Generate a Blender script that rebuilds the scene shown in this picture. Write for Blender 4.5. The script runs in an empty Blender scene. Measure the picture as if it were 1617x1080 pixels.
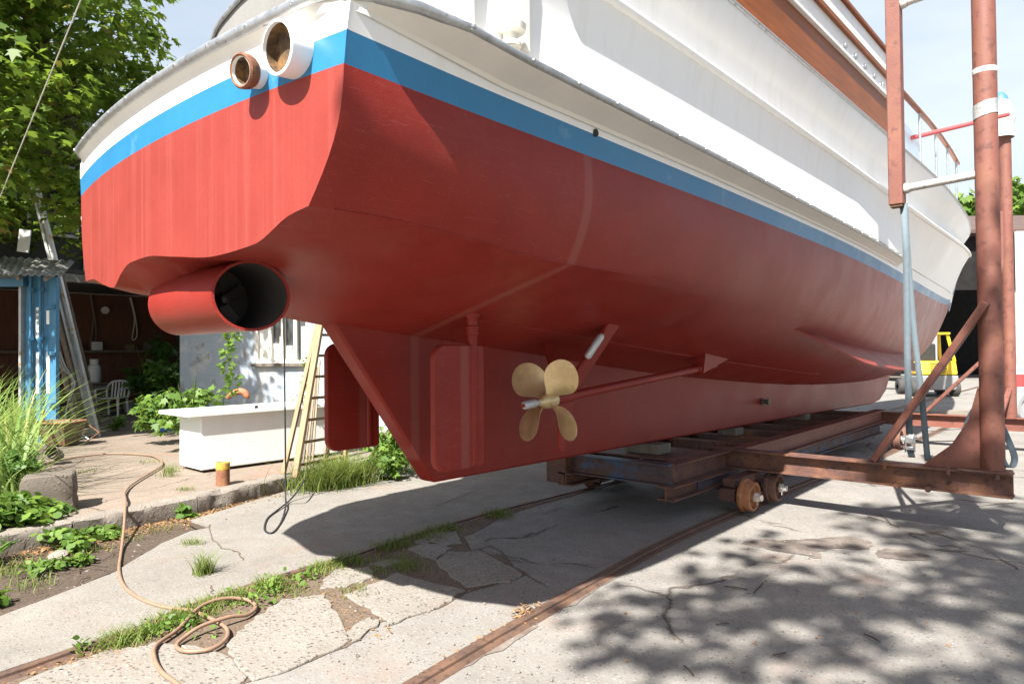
import bpy, math, random
from mathutils import Vector, Matrix, noise as mnoise
R = math.radians
random.seed(7)
scn = bpy.context.scene
col = scn.collection

# ------------------------------------------------------------------ camera
YAW, PITCH, ROLL, FPX = R(42.2), R(0.9), R(0.6), 1080.0
CAM = Vector((3.75, 0.0, 1.60))
f0 = Vector((-math.sin(YAW), math.cos(YAW), 0)); r0 = Vector((math.cos(YAW), math.sin(YAW), 0)); z0 = Vector((0, 0, 1))
FW = f0*math.cos(PITCH) + z0*math.sin(PITCH)
U0 = z0*math.cos(PITCH) - f0*math.sin(PITCH)
UP = U0*math.cos(ROLL) + r0*math.sin(ROLL)
RT = r0*math.cos(ROLL) - U0*math.sin(ROLL)
cd = bpy.data.cameras.new('camera'); cam = bpy.data.objects.new('camera', cd); col.objects.link(cam)
m = Matrix.Identity(4)
for i in range(3):
    m[i][0], m[i][1], m[i][2], m[i][3] = RT[i], UP[i], -FW[i], CAM[i]
cam.matrix_world = m
cd.sensor_width = 36; cd.lens = 36*FPX/1617.0; cd.clip_end = 2000; cd.clip_start = 0.05
scn.camera = cam

def P(u, v, x=None, y=None, z=None, d=None):
    """world point seen at a place of the photo, on a given plane (used to survey the yard)"""
    r = FW + RT*((u-808.5)/FPX) - UP*((v-540)/FPX)
    if x is not None: t = (x-CAM.x)/r.x
    elif y is not None: t = (y-CAM.y)/r.y
    elif z is not None: t = (z-CAM.z)/r.z
    else: t = d
    return CAM + r*t

# ------------------------------------------------------------------ light
el, ax, ay = R(50), .285, -.9585
S = Vector((ax*math.cos(el), ay*math.cos(el), math.sin(el))).normalized()
ld = bpy.data.lights.new('sun', 'SUN'); ld.energy = 4.6; ld.angle = R(.7); ld.color = (1, .97, .925)
lo = bpy.data.objects.new('sun', ld); col.objects.link(lo)
lo.rotation_euler = S.to_track_quat('Z', 'Y').to_euler(); lo.location = S*40
w = bpy.data.worlds.new('World'); scn.world = w; w.use_nodes = True
nt = w.node_tree; nt.nodes.clear()
out = nt.nodes.new('ShaderNodeOutputWorld'); bg = nt.nodes.new('ShaderNodeBackground')
sky = nt.nodes.new('ShaderNodeTexSky'); sky.sky_type = 'NISHITA'; sky.sun_disc = False
sky.sun_elevation = el; sky.sun_rotation = math.atan2(ax, ay); sky.air_density = 1.0; sky.dust_density = 2.0
tc = nt.nodes.new('ShaderNodeTexCoord'); mp = nt.nodes.new('ShaderNodeMapping'); mp.inputs['Scale'].default_value = (1, 1, 2.6)
ns = nt.nodes.new('ShaderNodeTexNoise'); ns.inputs['Scale'].default_value = 2.2; ns.inputs['Detail'].default_value = 7; ns.inputs['Roughness'].default_value = .55
rp = nt.nodes.new('ShaderNodeMapRange'); rp.inputs['From Min'].default_value = .40; rp.inputs['From Max'].default_value = .72
rp.inputs['To Min'].default_value = .6; rp.inputs['To Max'].default_value = 1
mx = nt.nodes.new('ShaderNodeMix'); mx.data_type = 'RGBA'; mx.inputs['B'].default_value = (5.2, 5.7, 6.1, 1)
L = nt.links.new
L(tc.outputs['Generated'], mp.inputs['Vector']); L(mp.outputs[0], ns.inputs['Vector']); L(ns.outputs['Fac'], rp.inputs['Value'])
dt = nt.nodes.new('ShaderNodeVectorMath'); dt.operation = 'DOT_PRODUCT'; dt.inputs[1].default_value = (-.35, .93, .1); L(tc.outputs['Generated'], dt.inputs[0])
dr_ = nt.nodes.new('ShaderNodeMapRange'); dr_.inputs['From Min'].default_value = .1; dr_.inputs['From Max'].default_value = .8; L(dt.outputs['Value'], dr_.inputs['Value'])
mm = nt.nodes.new('ShaderNodeMath'); mm.operation = 'MULTIPLY'; L(rp.outputs[0], mm.inputs[0]); L(dr_.outputs[0], mm.inputs[1])
L(mm.outputs[0], mx.inputs['Factor']); L(sky.outputs[0], mx.inputs['A']); L(mx.outputs['Result'], bg.inputs['Color'])
bg.inputs['Strength'].default_value = .058
L(bg.outputs[0], out.inputs[0])
scn.view_settings.view_transform = 'Standard'; scn.view_settings.look = 'None'
scn.view_settings.exposure = 1.72; scn.view_settings.gamma = 1; scn.view_settings.use_curve_mapping = False

# ------------------------------------------------------------------ materials
class NT:
    def __init__(s, name):
        s.m = bpy.data.materials.new(name); s.m.use_nodes = True; s.t = s.m.node_tree; s.t.nodes.clear()
        s.o = s.n('ShaderNodeOutputMaterial'); s.b = s.n('ShaderNodeBsdfPrincipled'); s.l(s.b.outputs[0], s.o.inputs[0])
        s.tc = s.n('ShaderNodeTexCoord').outputs['Object']
    def n(s, k): return s.t.nodes.new(k)
    def l(s, a, b): s.t.links.new(a, b)
    def setv(s, inp, v):
        if hasattr(v, 'is_output'): s.l(v, inp)
        else: inp.default_value = v
    def mapping(s, scale=(1, 1, 1), rot=(0, 0, 0), loc=(0, 0, 0)):
        q = s.n('ShaderNodeMapping'); q.inputs['Scale'].default_value = scale; q.inputs['Rotation'].default_value = rot
        q.inputs['Location'].default_value = loc; s.l(s.tc, q.inputs[0]); return q.outputs[0]
    def noise(s, scale, detail=5, rough=.55, vec=None, dist=0):
        q = s.n('ShaderNodeTexNoise'); q.inputs['Scale'].default_value = scale; q.inputs['Detail'].default_value = detail
        q.inputs['Roughness'].default_value = rough; q.inputs['Distortion'].default_value = dist
        s.l(vec or s.tc, q.inputs['Vector']); return q.outputs['Fac']
    def vor(s, scale, feat='F1', vec=None, out='Distance', rnd=1):
        q = s.n('ShaderNodeTexVoronoi'); q.feature = feat; q.inputs['Scale'].default_value = scale
        q.inputs['Randomness'].default_value = rnd
        s.l(vec or s.tc, q.inputs['Vector']); return q.outputs[out]
    def rng(s, v, a, b, c=0, d=1, smooth=False):
        q = s.n('ShaderNodeMapRange'); s.l(v, q.inputs['Value'])
        if smooth: q.interpolation_type = 'SMOOTHSTEP'
        for k, x in zip(('From Min', 'From Max', 'To Min', 'To Max'), (a, b, c, d)): q.inputs[k].default_value = x
        return q.outputs[0]
    def mix(s, f, a, b, mode='MIX'):
        q = s.n('ShaderNodeMix'); q.data_type = 'RGBA'; q.blend_type = mode
        for k, x in (('Factor', f), ('A', a), ('B', b)):
            if hasattr(x, 'is_output'): s.l(x, q.inputs[k])
            elif k == 'Factor': q.inputs[k].default_value = x
            else: q.inputs[k].default_value = tuple(x)+(1,) if len(x) == 3 else x
        return q.outputs['Result']
    def math(s, op, a, b=0.0):
        q = s.n('ShaderNodeMath'); q.operation = op; s.setv(q.inputs[0], a); s.setv(q.inputs[1], b); return q.outputs[0]
    def xyz(s, vec=None):
        q = s.n('ShaderNodeSeparateXYZ'); s.l(vec or s.tc, q.inputs[0]); return q.outputs
    def bump(s, h, strength=.3, dist=.01):
        q = s.n('ShaderNodeBump'); q.inputs['Strength'].default_value = strength; q.inputs['Distance'].default_value = dist
        s.l(h, q.inputs['Height']); s.l(q.outputs[0], s.b.inputs['Normal'])
    def fin(s, c, rough=.6, metal=0, spec=.5):
        s.setv(s.b.inputs['Base Color'], c if hasattr(c, 'is_output') else tuple(c)+(1,))
        s.setv(s.b.inputs['Roughness'], rough); s.b.inputs['Metallic'].default_value = metal
        s.b.inputs['Specular IOR Level'].default_value = spec
        return s.m

def sc(c, k): return tuple(min(1, x*k) for x in c)

def paint(name, c, rough=.45, var=.14, scale=6, bump=.12, bscale=90, spot=None, spot_scale=5, spot_at=.62, spot_w=.05, metal=0, streak=None, spec=.5):
    t = NT(name)
    n1 = t.noise(scale, 6); k = t.mix(t.rng(n1, .3, .7), sc(c, 1-var), sc(c, 1+var))
    n3 = t.noise(scale*9, 3); k = t.mix(t.rng(n3, .35, .7, 0, .35), k, sc(c, 1-1.6*var))
    if streak:
        v = t.mapping(scale=(streak[1], streak[1], .35)); sn = t.noise(1, 5, .6, v)
        k = t.mix(t.rng(sn, .50, .70, 0, streak[2]), k, streak[0])
    if spot:
        n2 = t.noise(spot_scale, 8, .62); k = t.mix(t.rng(n2, spot_at, spot_at+spot_w), k, spot)
    t.bump(t.noise(bscale, 4), bump, .01)
    return t.fin(k, t.rng(n1, .3, .7, rough-.06, rough+.08), metal, spec)

def rust(name, c, c2=(.16, .055, .02), c3=(.035, .02, .015), amt=.5, rough=.75, scale=5):
    t = NT(name)
    n1 = t.noise(scale, 8, .65); n2 = t.noise(scale*4.3, 6, .6); n3 = t.noise(scale*.45, 4)
    k = t.mix(t.rng(n1, amt-.06, amt+.1), c, c2); k = t.mix(t.rng(n2, .55, .68), k, c3)
    k = t.mix(t.rng(n3, .4, .7, 0, .45), k, sc(c, .55))
    t.bump(t.noise(scale*22, 5), .35, .006)
    return t.fin(k, t.rng(n1, .3, .7, rough-.1, rough+.12))

def wood(name, c, axis='z', rough=.65, dark=.5):
    t = NT(name)
    s_ = {'x': (2, 30, 30), 'y': (30, 2, 30), 'z': (30, 30, 2)}[axis]
    v = t.mapping(scale=s_); n = t.noise(1, 6, .6, v, .6); n2 = t.noise(2.2, 4)
    k = t.mix(t.rng(n, .35, .68), c, sc(c, dark)); k = t.mix(t.rng(n2, .4, .75, 0, .4), k, sc(c, .6))
    t.bump(n, .25, .004)
    return t.fin(k, rough)

def leafmat(name, c, c2, rough=.5, tr=.35, yellow=None):
    t = NT(name)
    q = t.n('ShaderNodeNewGeometry'); r = q.outputs['Random Per Island']
    k = t.mix(r, c, c2)
    if yellow: k = t.mix(t.rng(r, .93, .96), k, yellow)
    n = t.noise(.9, 3); k = t.mix(t.rng(n, .35, .65, 0, .5), k, sc(c, .7))
    t.fin(k, rough, 0, .35)
    tl = t.n('ShaderNodeBsdfTranslucent'); kk = t.mix(.5, k, sc(c2, 1.6), 'MIX'); t.l(kk, tl.inputs[0])
    ms = t.n('ShaderNodeMixShader'); ms.inputs[0].default_value = tr
    t.l(t.b.outputs[0], ms.inputs[1]); t.l(tl.outputs[0], ms.inputs[2]); t.l(ms.outputs[0], t.o.inputs[0])
    return t.m

def concrete(name, base, agg=.5, aggscale=55, crack=.0, stain=True, coarse=False):
    t = NT(name); b = base
    n1 = t.noise(.7, 7, .6); n2 = t.noise(5, 7, .65); n3 = t.noise(40, 4, .6)
    k = t.mix(t.rng(n1, .3, .7), sc(b, .80), sc(b, 1.10))
    k = t.mix(t.rng(n2, .35, .7, 0, .45), k, sc((b[0]*.98, b[1]*.9, b[2]*.8), .68))
    vc = t.n('ShaderNodeTexVoronoi'); vc.inputs['Scale'].default_value = aggscale; t.l(t.tc, vc.inputs['Vector'])
    cs = t.n('ShaderNodeSeparateColor'); t.l(vc.outputs['Color'], cs.inputs[0])
    stone = t.math('MULTIPLY', t.rng(vc.outputs['Distance'], .28, .42, 1, 0), t.rng(cs.outputs[0], 1-agg, 1-agg+.1))
    sc_ = t.mix(cs.outputs[1], sc((b[0], b[1]*.92, b[2]*.82), .28), sc(b, 1.45))
    k = t.mix(t.math('MULTIPLY', stone, .85), k, sc_)
    k = t.mix(t.rng(n3, .56, .74, 0, .5), k, sc(b, .5)); k = t.mix(t.rng(t.noise(130, 2), .60, .72, 0, .35), k, sc(b, .5))
    pit = t.rng(t.vor(23), .05, .12, 1, 0); k = t.mix(t.math('MULTIPLY', pit, .8), k, sc(b, .3))
    h = t.math('ADD', t.math('MULTIPLY', stone, .6 if coarse else .25), t.math('MULTIPLY', n3, .5))
    h = t.math('ADD', h, t.math('MULTIPLY', n2, .5))
    if stain:
        n5 = t.noise(1.7, 5, .6, t.mapping(loc=(5, 3, 0))); k = t.mix(t.rng(n5, .56, .74, 0, .55), k, sc(b, .55))
        n6 = t.noise(1.1, 6, .6, t.mapping(loc=(-2, 9, 0))); k = t.mix(t.rng(n6, .60, .72, 0, .3), k, (.26, .13, .08))
    if crack:
        wv = t.n('ShaderNodeVectorMath'); wv.operation = 'ADD'
        nz = t.n('ShaderNodeTexNoise'); nz.inputs['Scale'].default_value = 2.2; nz.inputs['Detail'].default_value = 6; t.l(t.tc, nz.inputs['Vector'])
        vs = t.n('ShaderNodeVectorMath'); vs.operation = 'SCALE'; vs.inputs['Scale'].default_value = .55; t.l(nz.outputs['Color'], vs.inputs[0])
        t.l(t.tc, wv.inputs[0]); t.l(vs.outputs[0], wv.inputs[1])
        ed = t.vor(crack, 'DISTANCE_TO_EDGE', wv.outputs[0])
        ck = t.math('MULTIPLY', t.rng(ed, .0, .012, 1, 0), t.rng(t.noise(.8, 2), .47, .55))
        k = t.mix(t.math('MULTIPLY', ck, .85), k, (.05, .035, .025)); h = t.math('SUBTRACT', h, t.math('MULTIPLY', ck, 1.5))
    t.bump(h, .55, .012)
    return t.fin(k, t.rng(n2, .3, .7, .78, .95), 0, .3)

RED = (.222, .023, .016)
M = {}
def red_bottom():
    t = NT('red_antifouling_bottom'); n1 = t.noise(3, 6); n2 = t.noise(1.7, 8, .62); n3 = t.noise(24, 4)
    k = t.mix(t.rng(n1, .3, .7), sc(RED, .9), sc(RED, 1.1)); k = t.mix(t.rng(n2, .52, .75, 0, .6), k, (.225, .042, .031)); k = t.mix(t.rng(n3, .5, .75, 0, .3), k, sc(RED, .75))
    v = t.mapping(scale=(.5, 26, .5)); k = t.mix(t.rng(t.noise(1, 4, .6, v), .60, .75, 0, .12), k, (.30, .085, .066))
    y = t.xyz()[1]; s_ = t.math('ABSOLUTE', t.math('ADD', y, 6-3.05)); k = t.mix(t.rng(s_, .02, .05, .4, 0, True), k, (.28, .10, .08))
    sv = t.mapping(scale=(3, .7, 9), rot=(.5, .2, .1)); sn = t.noise(3.5, 3, .5, sv, .8); k = t.mix(t.rng(t.math('ABSOLUTE', t.math('SUBTRACT', sn, .52)), .0, .006, .30, 0), k, (.34, .12, .10))
    n7 = t.noise(7, 8, .7); k = t.mix(t.rng(n7, .66, .74, 0, .45), k, sc(RED, .6))
    t.bump(t.math('ADD', t.math('ADD', t.noise(200, 4), t.math('MULTIPLY', t.noise(11, 3), .5)), t.math('MULTIPLY', t.noise(1.6, 2), 3.0)), .2, .01)
    return t.fin(k, t.rng(n2, .3, .7, .28, .42), 0, .18)
M['red'] = red_bottom()
M['red_plain'] = paint('red_antifouling', RED, .36, .10, 3, .16, 220, spot=(.40, .085, .062), spot_scale=2.2, spot_at=.58, spot_w=.2)
M['red_transom'] = paint('red_antifouling_streaked', (.24, .034, .023), .5, .08, 3, .14, 200, streak=((.29, .066, .050), 26, .45), spec=.3)
M['blue'] = paint('blue_paint', (.020, .160, .32), .35, .08, 3, .06, 120, spot=(.06, .20, .33), spot_scale=4.2, spot_at=.60, spot_w=.06)
M['white'] = paint('white_boat_paint', (.80, .79, .77), .35, .03, 2, .08, 4, streak=((.62, .57, .49), 9, .22), spot=(.50, .36, .24), spot_scale=16, spot_at=.77, spot_w=.03)
M['cream'] = paint('off_white_paint', (.70, .67, .60), .5, .05, 3, .06, 60, spot=(.42, .30, .19), spot_scale=9, spot_at=.70, spot_w=.05)
M['trim'] = paint('dull_aluminium', (.42, .43, .43), .42, .2, 14, .1, 60, metal=.75, spot=(.16, .16, .15), spot_scale=26, spot_at=.6, spot_w=.08)
M['bronze'] = paint('bronze', (.66, .51, .28), .38, .18, 9, .06, 40, metal=.6, spot=(.44, .31, .15), spot_scale=10, spot_at=.60, spot_w=.14)
M['shade_bronze'] = paint('shade_dark_bronze', (.035, .028, .022), .5, .2, 20, .1, 60)  # thruster propeller: shade inside the tube put into a near-black colour
M['zinc'] = paint('zinc', (.55, .56, .56), .5, .12, 30, .2, 90, metal=.5)
M['oxide'] = rust('red_oxide_steel', (.185, .066, .046), (.215, .088, .055), (.115, .042, .032), .53, .62, 3)
M['brown'] = rust('brown_rusted_steel', (.115, .055, .043), (.20, .09, .048), (.045, .028, .024), .50, .75, 4)
M['bluerust'] = rust('blue_paint_rusted_steel', (.045, .10, .19), (.10, .05, .033), (.05, .03, .025), .40, .7, 4)
M['wheel'] = rust('orange_rusted_wheel', (.36, .16, .07), (.28, .10, .04), (.14, .06, .03), .5, .7, 6)
M['rail'] = rust('rusty_rail', (.105, .064, .046), (.15, .082, .05), (.055, .034, .026), .5, .6, 6)
M['pipe'] = rust('dull_galvanised_pipe', (.52, .49, .45), (.32, .18, .10), (.25, .2, .17), .62, .6, 8)
M['exrust'] = rust('exhaust_rust', (.19, .075, .04), (.30, .14, .06), (.05, .025, .018), .5, .9, 14)
M['soot'] = rust('sooty_pipe_inside', (.09, .055, .028), (.26, .14, .05), (.014, .011, .009), .52, .9, 12)
M['blackish'] = paint('near_black_boards', (.019, .018, .017), .9, .3, 3, .2, 20, spec=.1)  # plain near-black tone on the hall wall and front panel
M['black'] = paint('black_rubber', (.018, .018, .018), .6, .2, 10, .1, 60)
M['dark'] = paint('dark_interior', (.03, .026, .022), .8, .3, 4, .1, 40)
M['varnish'] = wood('varnished_wood', (.27, .070, .006), 'y', .42, .62); M['varnish'].node_tree.nodes['Principled BSDF'].inputs['Specular IOR Level'].default_value = .2
M['strap'] = paint('grey_webbing', (.12, .155, .175), .7, .12, 20, .5, 300)
M['canvas'] = paint('shade_grey_canvas', (.20, .195, .18), .9, .08, 3, .3, 60)  # canvas standing in shade: the shade is put into this grey
M['tape'] = paint('silver_tape', (.40, .40, .39), .35, .2, 22, .5, 30, metal=.3)
M['cloth'] = paint('pale_cloth', (.55, .52, .45), .85, .08, 9, .5, 14)
M['pinkred'] = paint('faded_red_paint', (.55, .09, .09), .45, .1, 6, .1, 50)
M['glass'] = paint('dark_window_glass', (.05, .06, .065), .08, .2, 2, .0, 10, spec=.8)
M['paleglass'] = paint('pale_blue_glass', (.42, .52, .60), .12, .1, 2, .0, 10)
M['hose'] = paint('tan_hose', (.25, .155, .10), .55, .12, 20, .1, 90)
M['soil'] = concrete('soil', (.145, .105, .075), .7, 38, 0, True, True)
M['shade_soil'] = concrete('dark_shade_soil', (.085, .062, .045), .8, 30, 0, True, True)  # darker soil copy: weeds' shade put into the colour, sets off the litter
M['concrete'] = concrete('concrete', (.245, .230, .207), .5, 52, .42)
M['slab'] = concrete('smooth_slab_concrete', (.235, .217, .19), .45, 62, .0)
M['cobble'] = concrete('exposed_aggregate', (.25, .227, .195), .85, 38, 0, True, True)
M['terrace'] = concrete('terrace_concrete', (.23, .185, .145), .3, 50, .6, True, True)
M['kerb'] = concrete('kerb_concrete', (.25, .22, .185), .5, 40, .5, True, True)
M['stone'] = concrete('weathered_stone', (.15, .125, .10), .4, 30, .8, True, True)
M['boxwhite'] = paint('white_laminate', (.78, .78, .76), .45, .03, 3, .08, 5, streak=((.56, .52, .45), 5, .12), spot=(.45, .38, .30), spot_scale=20, spot_at=.74, spot_w=.04)
M['ladder'] = wood('pale_ladder_wood', (.34, .235, .135), 'z', .6, .72)
M['plank'] = wood('reddish_plank_wall', (.16, .058, .028), 'z', .7, .45)
M['greywood'] = wood('weathered_timber', (.20, .165, .13), 'z', .8, .5)
M['contblue'] = paint('blue_container_paint', (.05, .18, .31), .45, .15, 4, .1, 60, spot=(.10, .13, .16), spot_scale=7, spot_at=.63, spot_w=.04)
M['plastic'] = paint('grey_white_plastic', (.60, .60, .57), .4, .06, 6, .04, 50)
M['alu'] = paint('old_aluminium', (.50, .50, .48), .45, .15, 8, .2, 60, metal=.4, spot=(.36, .20, .05), spot_scale=5, spot_at=.60, spot_w=.06)
M['tin'] = rust('grey_corrugated_sheet', (.24, .235, .21), (.17, .12, .08), (.08, .075, .06), .6, .7, 3)
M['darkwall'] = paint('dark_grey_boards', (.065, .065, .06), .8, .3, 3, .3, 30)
M['tarpblue'] = paint('blue_tarpaulin', (.015, .10, .42), .4, .2, 8, .5, 12)
M['terracotta'] = paint('terracotta', (.42, .15, .07), .7, .15, 9, .3, 40)
M['yellow'] = paint('yellow_machine_paint', (.72, .48, .02), .4, .1, 4, .08, 60)
M['greymach'] = paint('grey_machine_paint', (.28, .28, .28), .5, .12, 4, .1, 60)
M['tyre'] = paint('dusty_tyre_rubber', (.05, .048, .045), .8, .25, 20, .3, 60)
M['green'] = paint('faded_green_paint', (.08, .11, .09), .5, .2, 5, .1, 40)
M['olive'] = rust('olive_rusted_tray', (.13, .12, .06), (.22, .11, .06), (.06, .05, .03), .52, .7, 6)
M['yellowtop'] = rust('rusty_yellow_post', (.42, .25, .03), (.22, .10, .05), (.12, .06, .04), .58, .7, 9)
M['tile'] = rust('brown_roof_tiles', (.10, .062, .05), (.075, .048, .04), (.05, .04, .035), .5, .85, 4)
M['bark'] = wood('bark', (.10, .075, .05), 'z', .9, .4)
M['maple'] = leafmat('maple_leaves', (.065, .135, .016), (.19, .26, .028), .5, .48, (.30, .15, .05))
M['shrub'] = leafmat('shrub_leaves', (.045, .11, .018), (.11, .20, .03), .5, .35)
M['weed'] = leafmat('weed_leaves', (.07, .15, .02), (.17, .26, .04), .55, .35)
M['grass'] = leafmat('grass_blades', (.10, .17, .026), (.23, .27, .06), .6, .35, (.32, .23, .09))
M['reed'] = leafmat('reed_leaves', (.14, .25, .045), (.28, .37, .10), .5, .4, (.42, .33, .12))
M['dry'] = leafmat('dry_litter', (.22, .12, .05), (.36, .22, .10), .8, .2)

t = NT('blue_white_block_wall')       # painted concrete blocks, thin mortar joints
x_, y_, z_ = t.xyz(); hz = t.math('ADD', t.math('MULTIPLY', x_, .7408), t.math('MULTIPLY', y_, .6717)); cx_ = t.n('ShaderNodeCombineXYZ')
t.l(hz, cx_.inputs[0]); t.l(z_, cx_.inputs[1]); bk = t.n('ShaderNodeTexBrick'); t.l(cx_.outputs[0], bk.inputs['Vector']); bk.inputs['Scale'].default_value = 1
bk.inputs['Brick Width'].default_value = .42; bk.inputs['Row Height'].default_value = .21; bk.inputs['Mortar Size'].default_value = .008
bk.inputs['Color1'].default_value = (.33, .38, .43, 1); bk.inputs['Color2'].default_value = (.35, .40, .445, 1); bk.inputs['Mortar'].default_value = (.315, .36, .40, 1)
k = t.mix(t.rng(t.noise(2.2, 8, .65), .50, .62), bk.outputs['Color'], (.50, .51, .49))
k = t.mix(t.rng(t.noise(3.4, 6, .6, t.mapping(loc=(3, 3, 3))), .57, .68), k, (.24, .235, .22))
t.bump(bk.outputs['Fac'], -.4, .01); M['block'] = t.fin(k, .8)

# ------------------------------------------------------------------ mesh builder
WL = {}
def kids_loc(o): return WL.get(o.name, Vector((0, 0, 0)))
def tag(o, label=None, cat=None, group=None, kind=None):
    if label: o['label'] = label
    if cat: o['category'] = cat
    if group: o['group'] = group
    if kind: o['kind'] = kind
    return o
def thing(name, label, cat, loc, group=None):
    o = bpy.data.objects.new(name, None); o.empty_display_size = .2; col.objects.link(o)
    o.location = loc; WL[o.name] = Vector(loc); return tag(o, label, cat, group)

class MB:
    def __init__(s): s.v = []; s.f = []; s.mi = []; s.cur = 0
    def add(s, vs, fs):
        b = len(s.v); s.v += [tuple(p) for p in vs]; s.f += [tuple(i+b for i in f) for f in fs]; s.mi += [s.cur]*len(fs); return s
    def box(s, c, size, rot=None):
        hx, hy, hz = size[0]/2, size[1]/2, size[2]/2; c = Vector(c)
        vs = [Vector((a*hx, b*hy, d*hz)) for d in (-1, 1) for b in (-1, 1) for a in (-1, 1)]
        if rot is not None: vs = [rot @ p for p in vs]
        return s.add([p+c for p in vs], [(0, 2, 3, 1), (4, 5, 7, 6), (0, 1, 5, 4), (2, 6, 7, 3), (0, 4, 6, 2), (1, 3, 7, 5)])
    def bb(s, a, b):
        return s.box([(a[i]+b[i])/2 for i in range(3)], [abs(b[i]-a[i]) for i in range(3)])
    def beam(s, p0, p1, w_, h_, up=(0, 0, 1)):
        p0, p1 = Vector(p0), Vector(p1); d = (p1-p0); ln = d.length; d.normalize()
        sd = d.cross(Vector(up)); sd.normalize(); u = sd.cross(d)
        rot = Matrix((sd, d, u)).transposed()
        return s.box((p0+p1)/2, (w_, ln, h_), rot)
    def prism(s, pts, off):
        n = len(pts); off = Vector(off); vs = [Vector(p) for p in pts]; vs += [p+off for p in vs]
        return s.add(vs, [tuple(range(n))[::-1], tuple(range(n, 2*n))] + [(i, (i+1) % n, (i+1) % n+n, i+n) for i in range(n)])
    def ibeam(s, p0, p1, w_, h_, tf=.014, tw=.012):      # I section
        p0, p1 = Vector(p0), Vector(p1); d = (p1-p0).normalized(); sd = d.cross(Vector((0, 0, 1))).normalized(); u = sd.cross(d)
        a, b = w_/2, h_/2; c = tw/2; e = b-tf
        pr = [(-a, -b), (a, -b), (a, -e), (c, -e), (c, e), (a, e), (a, b), (-a, b), (-a, e), (-c, e), (-c, -e), (-a, -e)]
        A = [p0+sd*x+u*z for x, z in pr]; n = 12; B = [q+(p1-p0) for q in A]
        fs = [(i, (i+1) % n, (i+1) % n+n, i+n) for i in range(n)]
        for o in (0, n):
            for q in ((0, 1, 2, 3, 10, 11), (3, 4, 9, 10), (4, 5, 6, 7, 8, 9)):
                fs.append(tuple(i+o for i in (q if o else q[::-1])))
        return s.add(A+B, fs)
    def tube(s, pts, r, n=10, caps=True):
        pts = [Vector(p) for p in pts]; rs = r if isinstance(r, (list, tuple)) else [r]*len(pts)
        d0 = (pts[1]-pts[0]).normalized(); a = Vector((0, 0, 1)) if abs(d0.z) < .9 else Vector((1, 0, 0))
        nrm = d0.cross(a).normalized(); vs = []; fs = []
        for i, p in enumerate(pts):
            d = (pts[min(i+1, len(pts)-1)]-pts[max(i-1, 0)]).normalized()
            nrm = (nrm-d*nrm.dot(d)).normalized(); bn = d.cross(nrm)
            vs += [p+(nrm*math.cos(k*2*math.pi/n)+bn*math.sin(k*2*math.pi/n))*rs[i] for k in range(n)]
        for i in range(len(pts)-1):
            for k in range(n):
                q = (k+1) % n; fs.append((i*n+k, i*n+q, i*n+n+q, i*n+n+k))
        if caps: fs += [tuple(range(n))[::-1], tuple(range(len(vs)-n, len(vs)))]
        return s.add(vs, fs)
    def lathe(s, c, axis, prof, n=24):          # prof: (radius, along)
        ax_ = Vector(axis).normalized(); a = Vector((0, 0, 1)) if abs(ax_.z) < .9 else Vector((1, 0, 0))
        e1 = ax_.cross(a).normalized(); e2 = ax_.cross(e1); c = Vector(c); vs = []; fs = []
        for r_, h_ in prof:
            vs += [c+ax_*h_+(e1*math.cos(k*2*math.pi/n)+e2*math.sin(k*2*math.pi/n))*r_ for k in range(n)]
        for i in range(len(prof)-1):
            for k in range(n):
                q = (k+1) % n; fs.append((i*n+k, i*n+q, i*n+n+q, i*n+n+k))
        return s.add(vs, fs)
    def grid(s, rows):
        nr, nc = len(rows), len(rows[0]); vs = [p for r_ in rows for p in r_]
        return s.add(vs, [(i*nc+j, i*nc+j+1, (i+1)*nc+j+1, (i+1)*nc+j) for i in range(nr-1) for j in range(nc-1)])
    def ribbon(s, pts, w_, side):
        side = Vector(side); A = [Vector(p)-side*w_/2 for p in pts]; B = [Vector(p)+side*w_/2 for p in pts]
        return s.grid([A, B])
    def build(s, name, mats, parent=None, smooth=True, bevel=0, loc=None, solid=0, label=None):
        me = bpy.data.meshes.new(name); L0 = Vector(loc) if loc is not None else (kids_loc(parent) if parent else Vector((0, 0, 0)))
        me.from_pydata([(p[0]-L0.x, p[1]-L0.y, p[2]-L0.z) for p in s.v], [], s.f)
        mats = mats if isinstance(mats, (list, tuple)) else [mats]
        for q in mats: me.materials.append(M[q] if isinstance(q, str) else q)
        if len(mats) > 1: me.polygons.foreach_set('material_index', s.mi)
        if smooth:
            me.polygons.foreach_set('use_smooth', [True]*len(me.polygons)); me.set_sharp_from_angle(angle=R(38))
        me.update()
        o = bpy.data.objects.new(name, me); col.objects.link(o)
        if parent: o.parent = parent
        else: o.location = L0
        WL[o.name] = L0
        if solid:
            q = o.modifiers.new('solid', 'SOLIDIFY'); q.thickness = solid; q.offset = 0
        if bevel:
            q = o.modifiers.new('bevel', 'BEVEL'); q.width = bevel; q.segments = 2; q.limit_method = 'ANGLE'; q.angle_limit = R(40)
        if label: o['label'] = label
        return o

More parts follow.
